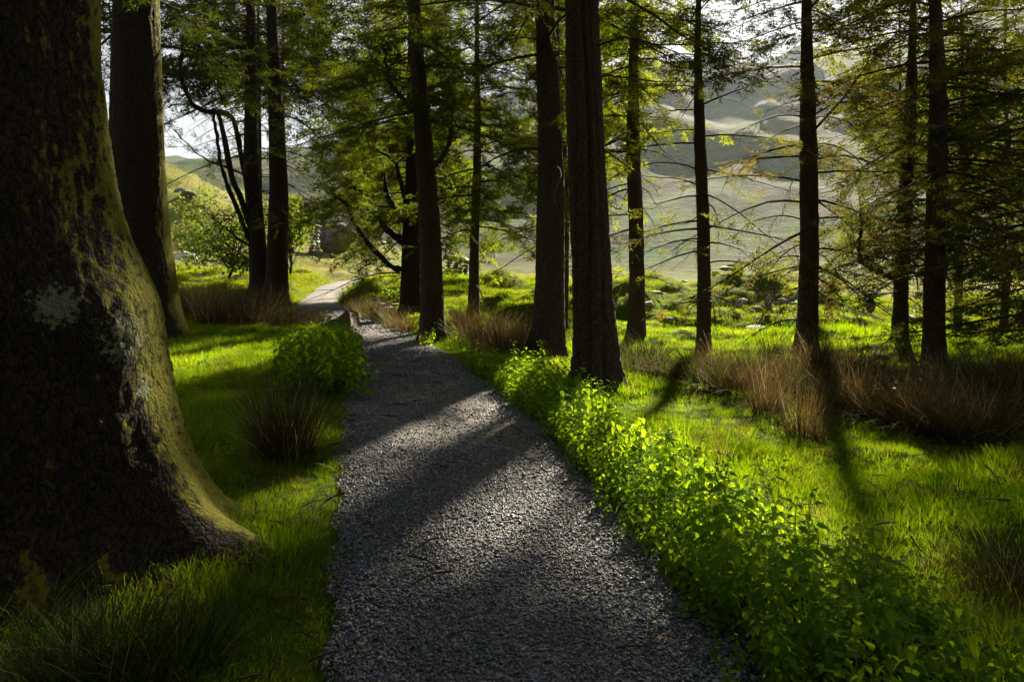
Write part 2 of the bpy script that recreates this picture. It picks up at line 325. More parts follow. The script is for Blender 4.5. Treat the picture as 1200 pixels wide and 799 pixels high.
# ground: soil and turf close by, meadow and heath farther off
def ground_mat():
    m, nt, out = new_mat('turf_and_heath'); n = N(nt); P = n.pos()
    turf = n.mix(n.noise(3.5, P, 6, .65), (.026, .050, .006, 1), (.080, .105, .012, 1))
    mid = n.mix(n.ramp(n.noise(.55, P, 6, .65), [(.36, (0, 0, 0)), (.62, (1, 1, 1))]), (.055, .088, .012, 1), (.155, .135, .038, 1))
    mid = n.mix(n.math('MULTIPLY', n.ramp(n.noise(.9, P, 7, .7), [(.55, (0, 0, 0)), (.64, (1, 1, 1))]), .75), mid, (.075, .052, .03, 1))
    far = n.mix(n.ramp(n.noise(.014, P, 9, .62), [(.42, (0, 0, 0)), (.58, (1, 1, 1))]), (.020, .056, .007, 1), (.046, .056, .016, 1))
    far = n.mix(n.ramp(n.noise(.035, P, 10, .72), [(.49, (0, 0, 0)), (.56, (1, 1, 1))]), far, (.026, .022, .018, 1))
    far = n.mix(n.ramp(n.noise(.016, n('ShaderNodeVectorMath', {0: P, 1: (170, 90, 0)}, operation='ADD').outputs[0], 8, .7), [(.54, (0, 0, 0)), (.60, (1, 1, 1))]), far, (.044, .076, .014, 1))
    far = n.mix(n.ramp(n.noise(.11, P, 9, .78), [(.57, (0, 0, 0)), (.63, (1, 1, 1))]), far, (.085, .083, .078, 1))
    r = n('ShaderNodeVectorMath', {0: P}, operation='LENGTH').outputs['Value']
    c = n.mix(n('ShaderNodeMapRange', {'Value': r, 'From Min': 15.0, 'From Max': 28.0}).outputs[0], turf, mid)
    c = n.mix(n('ShaderNodeMapRange', {'Value': r, 'From Min': 75.0, 'From Max': 150.0}).outputs[0], c, far)
    b1 = n('ShaderNodeBump', {'Height': n.noise(6, P, 8, .7), 'Strength': .7, 'Distance': .10})
    b2 = n('ShaderNodeBump', {'Height': n.noise(.08, P, 9, .7), 'Strength': .8, 'Distance': 8.0})
    ns = n('ShaderNodeMix', {0: n('ShaderNodeMapRange', {'Value': r, 'From Min': 60.0, 'From Max': 140.0}).outputs[0], 4: b1.outputs[0], 5: b2.outputs[0]}, data_type='VECTOR').outputs[1]
    p = n('ShaderNodeBsdfPrincipled', {'Base Color': c, 'Roughness': 1.0, 'Specular IOR Level': .05, 'Normal': ns})
    nt.links.new(p.outputs[0], out.inputs['Surface']); return m
M['ground'] = ground_mat()
m, nt, out = new_mat('gravel_bed'); n = N(nt); P = n.pos()
vor = n('ShaderNodeTexVoronoi', {'Vector': P, 'Scale': 42.0, 'Randomness': 1.0})
vd = n('ShaderNodeTexVoronoi', {'Vector': P, 'Scale': 42.0, 'Randomness': 1.0}, feature='DISTANCE_TO_EDGE').outputs['Distance']
stone = n.ramp(n('ShaderNodeSeparateColor', {0: vor.outputs['Color']}).outputs[0], [(0, (.045, .048, .056)), (.55, (.11, .112, .122)), (.85, (.19, .185, .18)), (1, (.24, .19, .14))])
fines = n.mix(n.noise(60, P, 5), (.085, .068, .052, 1), (.23, .185, .14, 1))
worn = n.ramp(n.math('ADD', n.noise(1.1, P, 5, .6), n.math('MULTIPLY', n.math('SUBTRACT', n.noise(24, P, 3), .5), .7)), [(.42, (0, 0, 0)), (.62, (1, 1, 1))])
c = n.mix(n.math('MULTIPLY', worn, .7), stone, fines)
bm = n('ShaderNodeBump', {'Height': n.math('MINIMUM', vd, .22), 'Strength': 1.0, 'Distance': .03})
p = n('ShaderNodeBsdfPrincipled', {'Base Color': c, 'Roughness': .75, 'Specular IOR Level': .3, 'Normal': bm.outputs[0]})
nt.links.new(p.outputs[0], out.inputs['Surface']); M['gravel_bed'] = m
m, nt, out = new_mat('gravel_stone'); n = N(nt)
c = n.ramp(nt.nodes.new('ShaderNodeObjectInfo').outputs['Random'], [(0, (.024, .031, .052)), (.45, (.088, .108, .158)), (.75, (.180, .202, .258)), (.88, (.26, .255, .25)), (.94, (.34, .29, .22)), (1, (.24, .14, .07))])
c = n.mix(.22, c, n.mix(n.noise(70, n.objco(), 4), (.03, .034, .045, 1), (.24, .25, .27, 1)))
p = n('ShaderNodeBsdfPrincipled', {'Base Color': c, 'Roughness': .55, 'Specular IOR Level': .4})
nt.links.new(p.outputs[0], out.inputs['Surface']); M['gravel'] = m

# ------------------------------------------------------------------ geometry-node scatter (stuff only)
def scatter(name, pts, rot, scl, idx, protos, label, cat=None):
    me = bpy.data.meshes.new(name); me.vertices.add(len(pts)); me.vertices.foreach_set('co', np.ascontiguousarray(pts, np.float32).ravel())
    for an, ty, key, arr in (('rot', 'FLOAT_VECTOR', 'vector', rot), ('scl', 'FLOAT_VECTOR', 'vector', scl)):
        a = me.attributes.new(an, ty, 'POINT'); a.data.foreach_set(key, np.ascontiguousarray(arr, np.float32).ravel())
    a = me.attributes.new('idx', 'INT', 'POINT'); a.data.foreach_set('value', np.ascontiguousarray(idx, np.int32))
    o = linkobj(name, me); tag(o, label, None, None, 'stuff')
    ng = bpy.data.node_groups.new(name + '_scatter', 'GeometryNodeTree')
    ng.interface.new_socket('Geometry', in_out='INPUT', socket_type='NodeSocketGeometry'); ng.interface.new_socket('Geometry', in_out='OUTPUT', socket_type='NodeSocketGeometry')
    gi = ng.nodes.new('NodeGroupInput'); go = ng.nodes.new('NodeGroupOutput')
    iop = ng.nodes.new('GeometryNodeInstanceOnPoints'); iop.inputs['Pick Instance'].default_value = True
    jn = ng.nodes.new('GeometryNodeJoinGeometry')
    for pr in reversed(protos):
        oi = ng.nodes.new('GeometryNodeObjectInfo'); oi.inputs['Object'].default_value = pr; oi.inputs['As Instance'].default_value = True
        ng.links.new(oi.outputs['Geometry'], jn.inputs[0])
    def attr(nm, dt):
        q = ng.nodes.new('GeometryNodeInputNamedAttribute'); q.data_type = dt; q.inputs['Name'].default_value = nm; return q.outputs[0]
    ng.links.new(gi.outputs[0], iop.inputs['Points']); ng.links.new(jn.outputs[0], iop.inputs['Instance'])
    ng.links.new(attr('idx', 'INT'), iop.inputs['Instance Index'])
    e2r = ng.nodes.new('FunctionNodeEulerToRotation'); ng.links.new(attr('rot', 'FLOAT_VECTOR'), e2r.inputs[0]); ng.links.new(e2r.outputs[0], iop.inputs['Rotation'])
    ng.links.new(attr('scl', 'FLOAT_VECTOR'), iop.inputs['Scale']); ng.links.new(iop.outputs[0], go.inputs[0])
    md = o.modifiers.new('scatter', 'NODES'); md.node_group = ng
    return o
def proto(name, me): return bpy.data.objects.new(name, me)      # never linked: only a source for scatter()

# ------------------------------------------------------------------ ground, hillside, path
def build_ground():
    n, b, cy = 470, 7.4, 9.0
    u = np.linspace(-1, 1, n); s = np.sinh(b * u) / np.sinh(b) * 1250
    X, Y = np.meshgrid(s, s + cy)
    Z = height(X, Y) - .05 * (path_dist(X, Y) < .02)
    V = np.stack([X, Y, Z], -1).reshape(-1, 3)
    I = np.arange(n * n).reshape(n, n)
    Q = np.stack([I[:-1, :-1], I[:-1, 1:], I[1:, 1:], I[1:, :-1]], -1).reshape(-1, 4)
    c = V[Q].mean(1); far = np.hypot(c[:, 0], c[:, 1]) > 105
    zmin, zmax = Z.min(), Z.max()
    for nm, sel in (('ground', ~far), ('hillside', far)):
        q = Q[sel]; used, inv = np.unique(q, return_inverse=True)
        o = linkobj(nm, mesh_np(nm, V[used], [inv.reshape(-1, 4)], [M['ground']], True)); tag(o, kind='structure')
    return zmin, zmax
ZMIN, ZMAX = build_ground()
def build_path():
    a = np.stack([path_x(np.linspace(-5, 31, 700)), np.linspace(-5, 31, 700)], 1)
    tail = spline(np.vstack([a[-1], PPTS[90:]]), 90)[1:]
    c = np.vstack([a, tail]); w = path_w(c[:, 1]); n = len(c)
    T = np.gradient(c, axis=0); T /= np.linalg.norm(T, axis=1)[:, None]; Nn = np.stack([T[:, 1], -T[:, 0]], 1)
    k = 25; t = np.linspace(-1, 1, k)
    jl = .10 * fbm(c[:, 1] * 1.3, c[:, 1] * 0, 1, 4, 31); jr = .10 * fbm(c[:, 1] * 1.3, c[:, 1] * 0, 9, 4, 37)
    W = w[:, None] + np.where(t[None] < 0, jl[:, None], jr[:, None]) + .05
    XY = c[:, None, :] + (W * t[None])[:, :, None] * Nn[:, None, :]
    Z = height(XY[..., 0], XY[..., 1]) + .03 * (1 - t ** 2)[None] + .012 + .012 * fbm(XY[..., 0] * 3, XY[..., 1] * 3, 0, 3, 41) - .07 * (np.abs(t)[None] > .99)
    V = np.concatenate([XY, Z[..., None]], -1).reshape(-1, 3)
    I = np.arange(n * k).reshape(n, k); Q = np.stack([I[:-1, :-1], I[:-1, 1:], I[1:, 1:], I[1:, :-1]], -1).reshape(-1, 4)
    tag(linkobj('gravel_path', mesh_np('gravel_path', V, [Q], [M['gravel_bed']], True)), kind='structure')
build_path()

# ------------------------------------------------------------------ loose gravel on the path
def ico(sub=1):
    bm = bmesh.new(); bmesh.ops.create_icosphere(bm, subdivisions=sub, radius=1.0)
    V = np.array([v.co[:] for v in bm.verts]); F = np.array([[v.index for v in f.verts] for f in bm.faces]); bm.free(); return V, F
ICO1, ICO2, ICO3, ICO4 = ico(1), ico(2), ico(3), ico(4)
def stone_mesh(name, rg, mat, base, sc=(1, 1, 1), planes=9, rough=.08, cut=.62):
    V, F = base; V = V.copy()
    for _ in range(planes):
        d = rg.normal(size=3); d /= np.linalg.norm(d); c = rg.uniform(cut, .95)
        e = np.maximum(V @ d - c, 0); V -= e[:, None] * d
    V *= 1 + rough * fbm(V[:, 0] * 2.2 + rg.uniform(0, 90), V[:, 1] * 2.2, V[:, 2] * 2.2, 3, 51)[:, None]
    return mesh_np(name, V * np.array(sc), [F], [mat], False)
def build_gravel():
    rg = np.random.default_rng(3)
    pr = [proto('gravel_stone', stone_mesh('gravel_stone', rg, M['gravel'], ICO1, (1, rg.uniform(.55, .85), rg.uniform(.30, .55)), 10, .12, .30)) for _ in range(10)]
    parts = []
    for y0, y1, dens, sc in ((1.6, 4.5, 8200, .0094), (4.5, 8, 5200, .0102), (8, 13, 2400, .0135), (13, 19, 800, .019)):
        n = int((y1 - y0) * 2.1 * dens); y = rg.uniform(y0, y1, n); x = path_x(y) + rg.uniform(-1.05, 1.05, n)
        pd = path_dist(x, y) - .13 * fbm(x * 2.2, y * 2.2, 0, 4, 33)
        worn = fbm(x * 1.1, y * 1.1, 3, 3, 77)
        keep = (pd < .05) & (rg.random(n) < np.clip(.95 - 3.4 * np.maximum(worn + .03, 0) * (pd < -.25), .25, 1))
        x, y, s = x[keep], y[keep], sc * np.exp(rg.normal(0, .30, keep.sum()))
        parts.append((x, y, s))
    x, y, s = (np.concatenate(k) for k in zip(*parts))
    off = 1 - np.clip(np.abs(x - path_x(y)) / (path_w(y) + .1), 0, 1) ** 2
    z = height(x, y) + .03 * off + .012 + .012 * fbm(x * 3, y * 3, 0, 3, 41) + s * .25
    n = len(x); rot = np.stack([rg.normal(0, .45, n), rg.normal(0, .45, n), rg.uniform(0, 6.28, n)], 1)
    scatter('gravel', np.stack([x, y, z], 1), rot, np.repeat(s[:, None], 3, 1), rg.integers(0, 10, n), pr, 'loose grey slate chippings lying on the footpath')
build_gravel()

# ------------------------------------------------------------------ trees
def cells(u, v, seed, wrap):
    """cellular noise on a wrapped strip: F1, F2 - F1"""
    iu, iv = np.floor(u), np.floor(v); f1 = np.full(u.shape, 9.0); f2 = f1.copy()
    for du in (-1, 0, 1):
        for dv in (-1, 0, 1):
            a, b = iu + du, iv + dv; h = np.mod(a, wrap)
            d = np.hypot(a + _hash(h, b, b * 0, seed) - u, b + _hash(h, b, b * 0 + 1, seed) - v)
            f2 = np.where(d < f1, f1, np.minimum(f2, d)); f1 = np.minimum(f1, d)
    return f1, f2 - f1
def trunk_mesh(name, mat, axis, rad, k=64, rows=160, bark=.02, scale=1.0, flare=(), seed=0, groove=None, bumps=()):
    """axis/rad: control points (x,y,z) and radii; flare: (angle, reach, width, height) root toes; bumps: (angle, z, size, height)"""
    c = spline(np.hstack([np.asarray(axis, float), np.asarray(rad, float)[:, None]]), rows * 4)
    # rows denser near the ground
    L = np.concatenate([[0], np.cumsum(np.linalg.norm(np.diff(c[:, :3], axis=0), axis=1))]); q = np.linspace(0, 1, rows) ** 1.35 * L[-1]
    c = np.stack([np.interp(q, L, c[:, j]) for j in range(4)], 1)
    a = np.arange(k) * 2 * np.pi / k
    A, Zr = np.meshgrid(a, c[:, 2]); R = np.repeat(c[:, 3:4], k, 1)
    ca, sa = np.cos(A), np.sin(A)
    R = R * (1 + .10 * fbm(ca * 1.3 + seed, sa * 1.3, Zr * .5, 3, seed + 1))
    for (fa, reach, wd, fh) in flare:
        da = np.angle(np.exp(1j * (A - fa))); R = R + reach * np.exp(-(da / wd) ** 2) * np.exp(-np.maximum(Zr, 0) / fh) 
    for (fa, fz, sz, hh) in bumps:
        da = np.angle(np.exp(1j * (A - fa))) * R / sz; R = R + hh * np.exp(-da ** 2 - ((Zr - fz) / sz) ** 2)
    if groove is not None:
        for (ga, gw, gdp) in groove:
            da = np.angle(np.exp(1j * (A - ga - .25 * np.sin(Zr * 1.1 + ga)))); R = R - gdp * np.exp(-(da / gw) ** 2)
    f = scale
    n1 = 1 - np.abs(fbm(ca * R * 9 * f + seed, sa * R * 9 * f, Zr * 2.6 * f, 3, seed + 5)) * 2.2
    n2 = fbm(ca * R * 26 * f, sa * R * 26 * f + seed, Zr * 9 * f, 3, seed + 9)
    if rows >= 160:
        nu = max(8, int(2 * PI * np.median(c[:, 3]) / .045)); wz = fbm(ca * R * 5, sa * R * 5, Zr * 5, 3, seed + 3) * 1.3
        f1, e1 = cells(A / (2 * PI) * nu + wz, Zr / .075 + wz, seed + 4, nu); f2, e2 = cells(A / (2 * PI) * nu * 2 + wz, Zr / .036 + wz, seed + 6, nu * 2)
        R = R + bark * (.40 * (n1 - .5) + .5 * n2 + 1.0 * np.minimum(e1, .22) / .22 + .18 * np.minimum(e2, .4) / .4 - .65)
    else: R = R + bark * (n1 - .5) + bark * .7 * n2
    V = np.stack([c[:, 0:1] + ca * R, c[:, 1:2] + sa * R, Zr], -1).reshape(-1, 3)
    I = np.arange(rows * k).reshape(rows, k); j = np.roll(np.arange(k), -1)
    Q = np.stack([I[:-1], I[:-1][:, j], I[1:][:, j], I[1:]], -1).reshape(-1, 4)
    return mesh_np(name, V, [Q], [mat], True)

def frond_templates(rg, nv=8, tw=6, st=4, ln=.17, wd=.034):
    """flat sprays of needle tufts: unit length along +x, each tuft a narrow blade"""
    out = []
    for _ in range(nv):
        T = []
        for q in range(tw + 1):
            if q == 0: o, d, L = np.zeros(3), np.array([1., 0, 0]), 1.0
            else:
                s = .12 + .72 * (q - 1) / (tw - 1); sd = 1 if q % 2 else -1
                an = rg.uniform(.6, 1.0) * sd; o = np.array([s, 0, 0]); L = (.60 - .36 * s) * rg.uniform(.8, 1.2); d = np.array([math.cos(an), math.sin(an), rg.normal(-.12, .12)])
            m = st + 2 if q == 0 else st
            for i in range(m):
                b = o + d * L * (i + rg.uniform(.1, .6)) / m
                for sd in (-1, 1):
                    p = np.array([-d[1], d[0], 0]); dirn = d * rg.uniform(.5, 1.1) + p * sd * rg.uniform(.35, .9) + np.array([0, 0, rg.normal(0, .35)])
                    w = np.cross(dirn, rg.normal(size=3) * .5 + np.array([0, 0, 1.])); w *= wd / np.linalg.norm(w)
                    T.append([b - w, b + w, b + dirn * ln * rg.uniform(.7, 1.3)])
        out.append(np.array(T))
    return out
FR = frond_templates(np.random.default_rng(11), 8, 6, 3, .23, .023)
FR_LIGHT = frond_templates(np.random.default_rng(14), 8, 4, 2, .30, .05)
FR_FINE = frond_templates(np.random.default_rng(12), 8, 5, 3, .20, .028)
def place_tris(T_list, pos, fwd, up, scl, idx):
    fwd = fwd / (np.linalg.norm(fwd, axis=1, keepdims=True) + 1e-9)
    sd = np.cross(up, fwd); sd /= np.linalg.norm(sd, axis=1, keepdims=True) + 1e-9
    u = np.cross(fwd, sd)
    Rm = np.stack([fwd, sd, u], 1) * scl[:, None, None]           # rows = local axes
    out = []
    for k, T in enumerate(T_list):
        s = idx == k
        if s.any(): out.append((np.einsum('tvj,njc->ntvc', T, Rm[s]) + pos[s][:, None, None, :]).reshape(-1, 3))
    return np.concatenate(out) if out else np.zeros((0, 3))
# Where the photograph's sun reaches the ground, the canopy up-sun has gaps. Ground points (x, y) of those sunny glades.
LIT = []
def lit_weight(P):
    """1 where a leaf at world P would shade one of the sunny glades"""
    k = P[:, 2] / SUN_DIR[2]; g = P[:, :2] - SUN_DIR[None, :2] * k[:, None]
    w = np.zeros(len(P))
    for (x, y, rx, ry, ang, s) in LIT:
        c, sn = math.cos(ang), math.sin(ang); dx, dy = g[:, 0] - x, g[:, 1] - y
        e = ((dx * c + dy * sn) / rx) ** 2 + ((-dx * sn + dy * c) / ry) ** 2
        w = np.maximum(w, s * (e < 1 + .35 * np.sin(dx * 5.1 + 1) * np.cos(dy * 4.3)))
    return w
def conifer(label, x, y, H, r0, h0, Lmax, nb, seed, group='conifers along the path', needles='needle_dark', bark='bark', axis=None, lean=(0, 0), dead=0, droop=.35, dens=1.0, fr=None,
            k=28, rows=90, fs=.34, flare=(), groove=None, barkd=.012, bare=.15, up=.25, sector=None, limbs=(), name='conifer_tree', prune=True, pk=1.0, toph=None, bumps=(), wisp=0, mscale=1.0, twigk=1.0):
    rg = np.random.default_rng(seed); z0 = H1(x, y) - .06
    t = thing(name, label, 'tree', (x, y, z0), group)
    if axis is None:
        zz = np.array([0, .25, 1, 2.2, 3.6, max(5.4, H * .55), H]); wa, wb2 = rg.uniform(0, 6.28, 2); wob = .05 * np.stack([np.sin(.75 * zz + wa) - math.sin(wa), np.sin(.62 * zz + wb2) - math.sin(wb2)], 1)
        axis = np.stack([lean[0] * zz / 6 + wob[:, 0], lean[1] * zz / 6 + wob[:, 1], zz], 1)
        rad = r0 * np.array([1.5, 1.18, 1.0, .93, .82, .40, .05])
    else: axis, rad = axis
    if not flare: flare = [(rg.uniform(0, 6.28), r0 * rg.uniform(.3, .8), .35, .12 + r0 * .5) for _ in range(4)]
    linkobj('trunk', trunk_mesh('trunk', M[bark], axis, rad, k, rows, barkd, mscale, flare, seed, groove, bumps), t)
    ax = np.asarray(axis, float)
    def axis_at(z): return np.stack([np.interp(z, ax[:, 2], ax[:, 0]), np.interp(z, ax[:, 2], ax[:, 1]), z], -1)
    def rad_at(z): return np.interp(z, ax[:, 2], np.asarray(rad, float))
    for (pts, ra, rb) in limbs:                 # single big limbs, given as world points
        p = spline(np.asarray(pts) - np.array([x, y, z0]), 26); p += .02 * rg.normal(size=p.shape) * np.linspace(0, 1, 26)[:, None]
        V, Q = tubes(p, np.linspace(ra, rb, 26) * (1 + .12 * rg.normal(size=26)), 8)
        linkobj('limb', mesh_np('limb', V, [Q], [M[bark]], True), t)
    BP, BR, TP, TR = [], [], [], []; pos, fwd, upv, sc = [], [], [], []
    top = toph or H
    zs = h0 + (top - h0) * (np.arange(nb) + rg.random(nb)) / nb
    azs = np.arange(nb) * 2.399 + rg.uniform(0, .9, nb)
    def grow(z, az, Lb, isdead):
        f = (z - h0) / max(H - h0, .1)
        o = np.array([math.cos(az), math.sin(az), 0])
        e = up * (f * 1.6 - .35) + rg.normal(0, .12); dr = droop * rg.uniform(.5, 1.3)
        s = np.linspace(0, 1, 8)
        bend = rg.normal(0, .18); sv = np.array([-o[1], o[0], 0])
        P = axis_at(np.array([z])) + o * rad_at(z) * .6 + (o * s[:, None] + sv * bend * (s ** 2)[:, None]) * Lb + np.array([0, 0, 1]) * ((math.tan(e) * s - dr * s ** 2 + dr * .45 * s ** 4)[:, None] * Lb)
        P = P + np.cumsum(rg.normal(0, (.022 if isdead else .012) * Lb, P.shape), 0) * s[:, None]
        if isdead: P[:, 2] += (.30 * s - .42 * s ** 2.2) * Lb * rg.uniform(.2, 1.2)
        rb = min(.40 * rad_at(z), .006 + .0075 * Lb)
        if prune:                               # most boughs that would shade a glade are left out to let sun through
            wb = lit_weight(P[2:] + np.array([x, y, z0])).mean()
            if rg.random() < min(.9, wb * 1.5) * pk: return
        BP.append(P); BR.append(np.linspace(rb, .003, 8))
        if isdead and Lb > .6:                     # forked tip
            q = P[5]; e2 = (P[6] - P[5]) * 2.2 + rg.normal(0, .10 * Lb, 3); BP.append(q + e2 * s[:, None] - np.array([0, 0, .08 * Lb]) * (s ** 2)[:, None]); BR.append(np.linspace(rb * .35, .002, 8))
        m = max(3, int(Lb * (6 if not isdead else 5) * twigk))
        for q in range(m):
            ss = rg.uniform(.12 if isdead else bare, 1) if q else 1.0
            i = min(int(ss * 7), 6); b = P[i] + (P[i + 1] - P[i]) * (ss * 7 - i); d = P[i + 1] - P[i]; d /= np.linalg.norm(d)
            sd = 1 if q % 2 else -1
            an = rg.uniform(.45, 1.0) * sd
            if q == 0: an = 0
            side = np.cross(np.array([0, 0, 1.]), d)
            td = d * math.cos(an) + side * math.sin(an) + np.array([0, 0, rg.normal(-.12, .16)])
            tl = (.16 + Lb * .34 * (1.05 - ss)) * rg.uniform(.6, 1.2)
            u = np.linspace(0, 1, 4)
            tp = b + td * tl * u[:, None] - np.array([0, 0, 1]) * (.22 * tl * u ** 2)[:, None] + rg.normal(0, .03 * tl, (4, 3)) * u[:, None]
            if prune and rg.random() < .55 * pk * lit_weight(tp[2:3] + np.array([x, y, z0]))[0]: continue
            TP.append(tp); TR.append(np.linspace(.0045, .0013, 4))
            if isdead:
                for _ in range(wisp): 
                    w0 = tp[rg.integers(1, 4)]; wd = td * rg.uniform(-.1, .6) + rg.normal(0, .5, 3) + np.array([0, 0, -.25])
                    TP.append(w0 + wd * tl * .6 * u[:, None] - np.array([0, 0, 1]) * (.2 * tl * u ** 2)[:, None]); TR.append(np.linspace(.0035, .0015, 4))
                continue
            nf = max(1, int(round(tl / (fs * .42) * dens)))
            for g in range(nf):
                v = rg.uniform(.1, 1) if g else 1.0
                j = min(int(v * 3), 2); pp = tp[j] + (tp[j + 1] - tp[j]) * (v * 3 - j)
                pos.append(pp); fwd.append(td + rg.normal(0, .38, 3)); upv.append(np.array([0, 0, 1.]) + rg.normal(0, .3, 3)); sc.append(fs * rg.uniform(.6, 1.15))
    for z, az in zip(zs, azs):
        if sector is not None and z < sector[2]:
            az = rg.uniform(sector[0], sector[1])
        f = (z - h0) / max(H - h0, .1)
        grow(z, az, Lmax * (1 - .92 * f) ** .75 * rg.uniform(.55, 1.1), False)
    for _ in range(dead):
        z = rg.uniform(h0 * .45, h0 + (H - h0) * .25); grow(z, rg.uniform(0, 6.28), Lmax * rg.uniform(.25, .75), True)
    for (pts, ra, rb) in limbs:                 # foliage on the limbs
        p = spline(np.asarray(pts) - np.array([x, y, z0]), 12)
        for q in range(4, 12):
            if rg.random() < .8 and dens > 0:
                d = p[q] - p[q - 1]; d /= np.linalg.norm(d)
                for sd in (-1, 1):
                    side = np.cross(np.array([0, 0, 1.]), d); td = d * .5 + side * sd * rg.uniform(.4, 1) + rg.normal(0, .2, 3); tl = rg.uniform(.3, .8); u = np.linspace(0, 1, 4)
                    tp = p[q] + td * tl * u[:, None]; TP.append(tp); TR.append(np.linspace(.008, .002, 4))
                    for g in range(max(1, int(tl / (fs * .4) * dens))):
                        pos.append(p[q] + td * tl * rg.uniform(.3, 1)); fwd.append(td + rg.normal(0, .4, 3)); upv.append(np.array([0, 0, 1.]) + rg.normal(0, .3, 3)); sc.append(fs * rg.uniform(.6, 1.1))
    B = Build()
    own = group not in ('conifers behind', 'conifers around the viewer')
    keepP, keepR = [], []
    for P, R in zip(BP, BR):
        if own and P[0, 2] + z0 < 2.2 + .40 * y: 
            V, Q = tubes(P, R, 5); linkobj('bough', mesh_np('bough', V, [Q], [M['twig']], True), t)
        else: keepP.append(P); keepR.append(R)
    if keepP: B.add(*tubes(np.array(keepP), np.array(keepR), 4))
    if TP: B.add(*tubes(np.array(TP), np.array(TR), 3))
    if not B.V: return t
    br = linkobj('branchwork', B.mesh('branchwork', M['twig'], True), t); br['kind'] = 'stuff'
    if pos:
        pos, fwd, upv, sc = map(np.array, (pos, fwd, upv, sc))
        if prune:
            wl = lit_weight(pos + np.array([x, y, z0])) * pk; kp = rg.random(len(pos)) >= wl
            pos, fwd, upv, sc = pos[kp], fwd[kp], upv[kp], sc[kp]
        fid = rg.integers(0, 8, len(pos)); hi = pos[:, 2] + z0 > 3.0 + .42 * y     # coarser sprays in the treetop, above the picture
        V = np.concatenate([place_tris(fr or FR, pos[~hi], fwd[~hi], upv[~hi], sc[~hi], fid[~hi]), place_tris(FR_LIGHT, pos[hi], fwd[hi], upv[hi], sc[hi] * 1.1, fid[hi])])
        linkobj('crown', mesh_np('crown', V, [np.arange(len(V)).reshape(-1, 3)], [M[needles]]), t)['kind'] = 'stuff'
    return t

# the sunny glades: (x, y, radius across, radius along, angle, strength)
def glade(px, py, rx, ry, ang=0.0, s=.97): LIT.append((gx(px, gd(py)), gd(py), rx, ry, ang, s))
glade(500, 515, .85, .40, .75); glade(565, 488, .5, .4, .75)       # the bright streak on the path
glade(640, 690, .5, .35, .3, .8); glade(560, 640, .6, .5, .3, .7)
glade(760, 455, 1.2, 1.4); glade(850, 480, 1.3, 1.2); glade(950, 520, 1.0, .9); glade(1080, 560, .9, .4, 0, .5)
glade(820, 409, 5.5, 1.3)                        # the bright strip under the right hand trees
glade(860, 380, 5.0, 4.0, 0, .8)
for gpx, gpy in ((640, 445), (680, 490), (730, 525), (780, 560), (830, 590), (880, 615), (950, 650)): glade(gpx, gpy, .8, .75, 0, .985)
for zz, xx in ((1.0, -1.86), (1.45, -1.95), (1.9, -2.02)): LIT.append((xx - SUN_DIR[0] * zz / SUN_DIR[2], 3.55 - SUN_DIR[1] * zz / SUN_DIR[2], .28, .34, 0, .97))
for zz in (.3, 1.0, 1.7, 2.4, 3.1): LIT.append((-6.0 - SUN_DIR[0] * zz / SUN_DIR[2], 11.7 - SUN_DIR[1] * zz / SUN_DIR[2], .3, .4, 0, .45))
glade(640, 438, .5, .8); glade(690, 500, .45, .7); glade(800, 560, .5, .6); glade(900, 620, .45, .4, 0, .85)
glade(250, 430, 1.1, 1.5, 0, .72); glade(330, 590, .35, .3); glade(360, 760, .25, .2, 0, .8)
glade(450, 380, 1.5, 3.0, 0, .9); glade(370, 350, 3, 4, 0, .9); glade(545, 370, 2.5, 3.0, 0, .75)

# T1: the big mossy trunk in the left foreground
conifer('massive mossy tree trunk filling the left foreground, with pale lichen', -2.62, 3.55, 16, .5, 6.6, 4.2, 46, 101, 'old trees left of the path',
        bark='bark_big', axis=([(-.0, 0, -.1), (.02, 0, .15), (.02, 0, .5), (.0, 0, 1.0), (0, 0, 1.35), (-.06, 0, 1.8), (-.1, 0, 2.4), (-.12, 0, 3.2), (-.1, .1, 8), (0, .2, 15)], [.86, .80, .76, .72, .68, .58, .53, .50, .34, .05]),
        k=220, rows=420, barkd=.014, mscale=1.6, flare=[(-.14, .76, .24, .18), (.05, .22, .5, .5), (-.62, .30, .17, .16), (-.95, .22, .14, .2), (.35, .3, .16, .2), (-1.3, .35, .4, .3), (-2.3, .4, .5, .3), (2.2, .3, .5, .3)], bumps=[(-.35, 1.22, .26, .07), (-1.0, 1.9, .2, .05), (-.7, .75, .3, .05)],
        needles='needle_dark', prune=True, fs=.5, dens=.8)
# T2: second mossy trunk
conifer('thick straight mossy trunk standing just behind the massive foreground trunk', gx(168, 11.8), 11.8, 16, .42, 5.2, 3.6, 40, 102, 'old trees left of the path', bark='bark_moss',
        axis=([(.12, 0, -.1), (.1, 0, .2), (.06, 0, .7), (.02, 0, 1.5), (-.05, 0, 2.6), (-.1, 0, 4.2), (-.14, 0, 8), (-.1, 0, 16)], [.72, .60, .50, .45, .42, .40, .28, .04]), k=110, rows=240, barkd=.018, flare=[(-.3, .35, .35, .3), (-1.4, .2, .4, .3), (2.6, .3, .4, .3)], fs=.42)
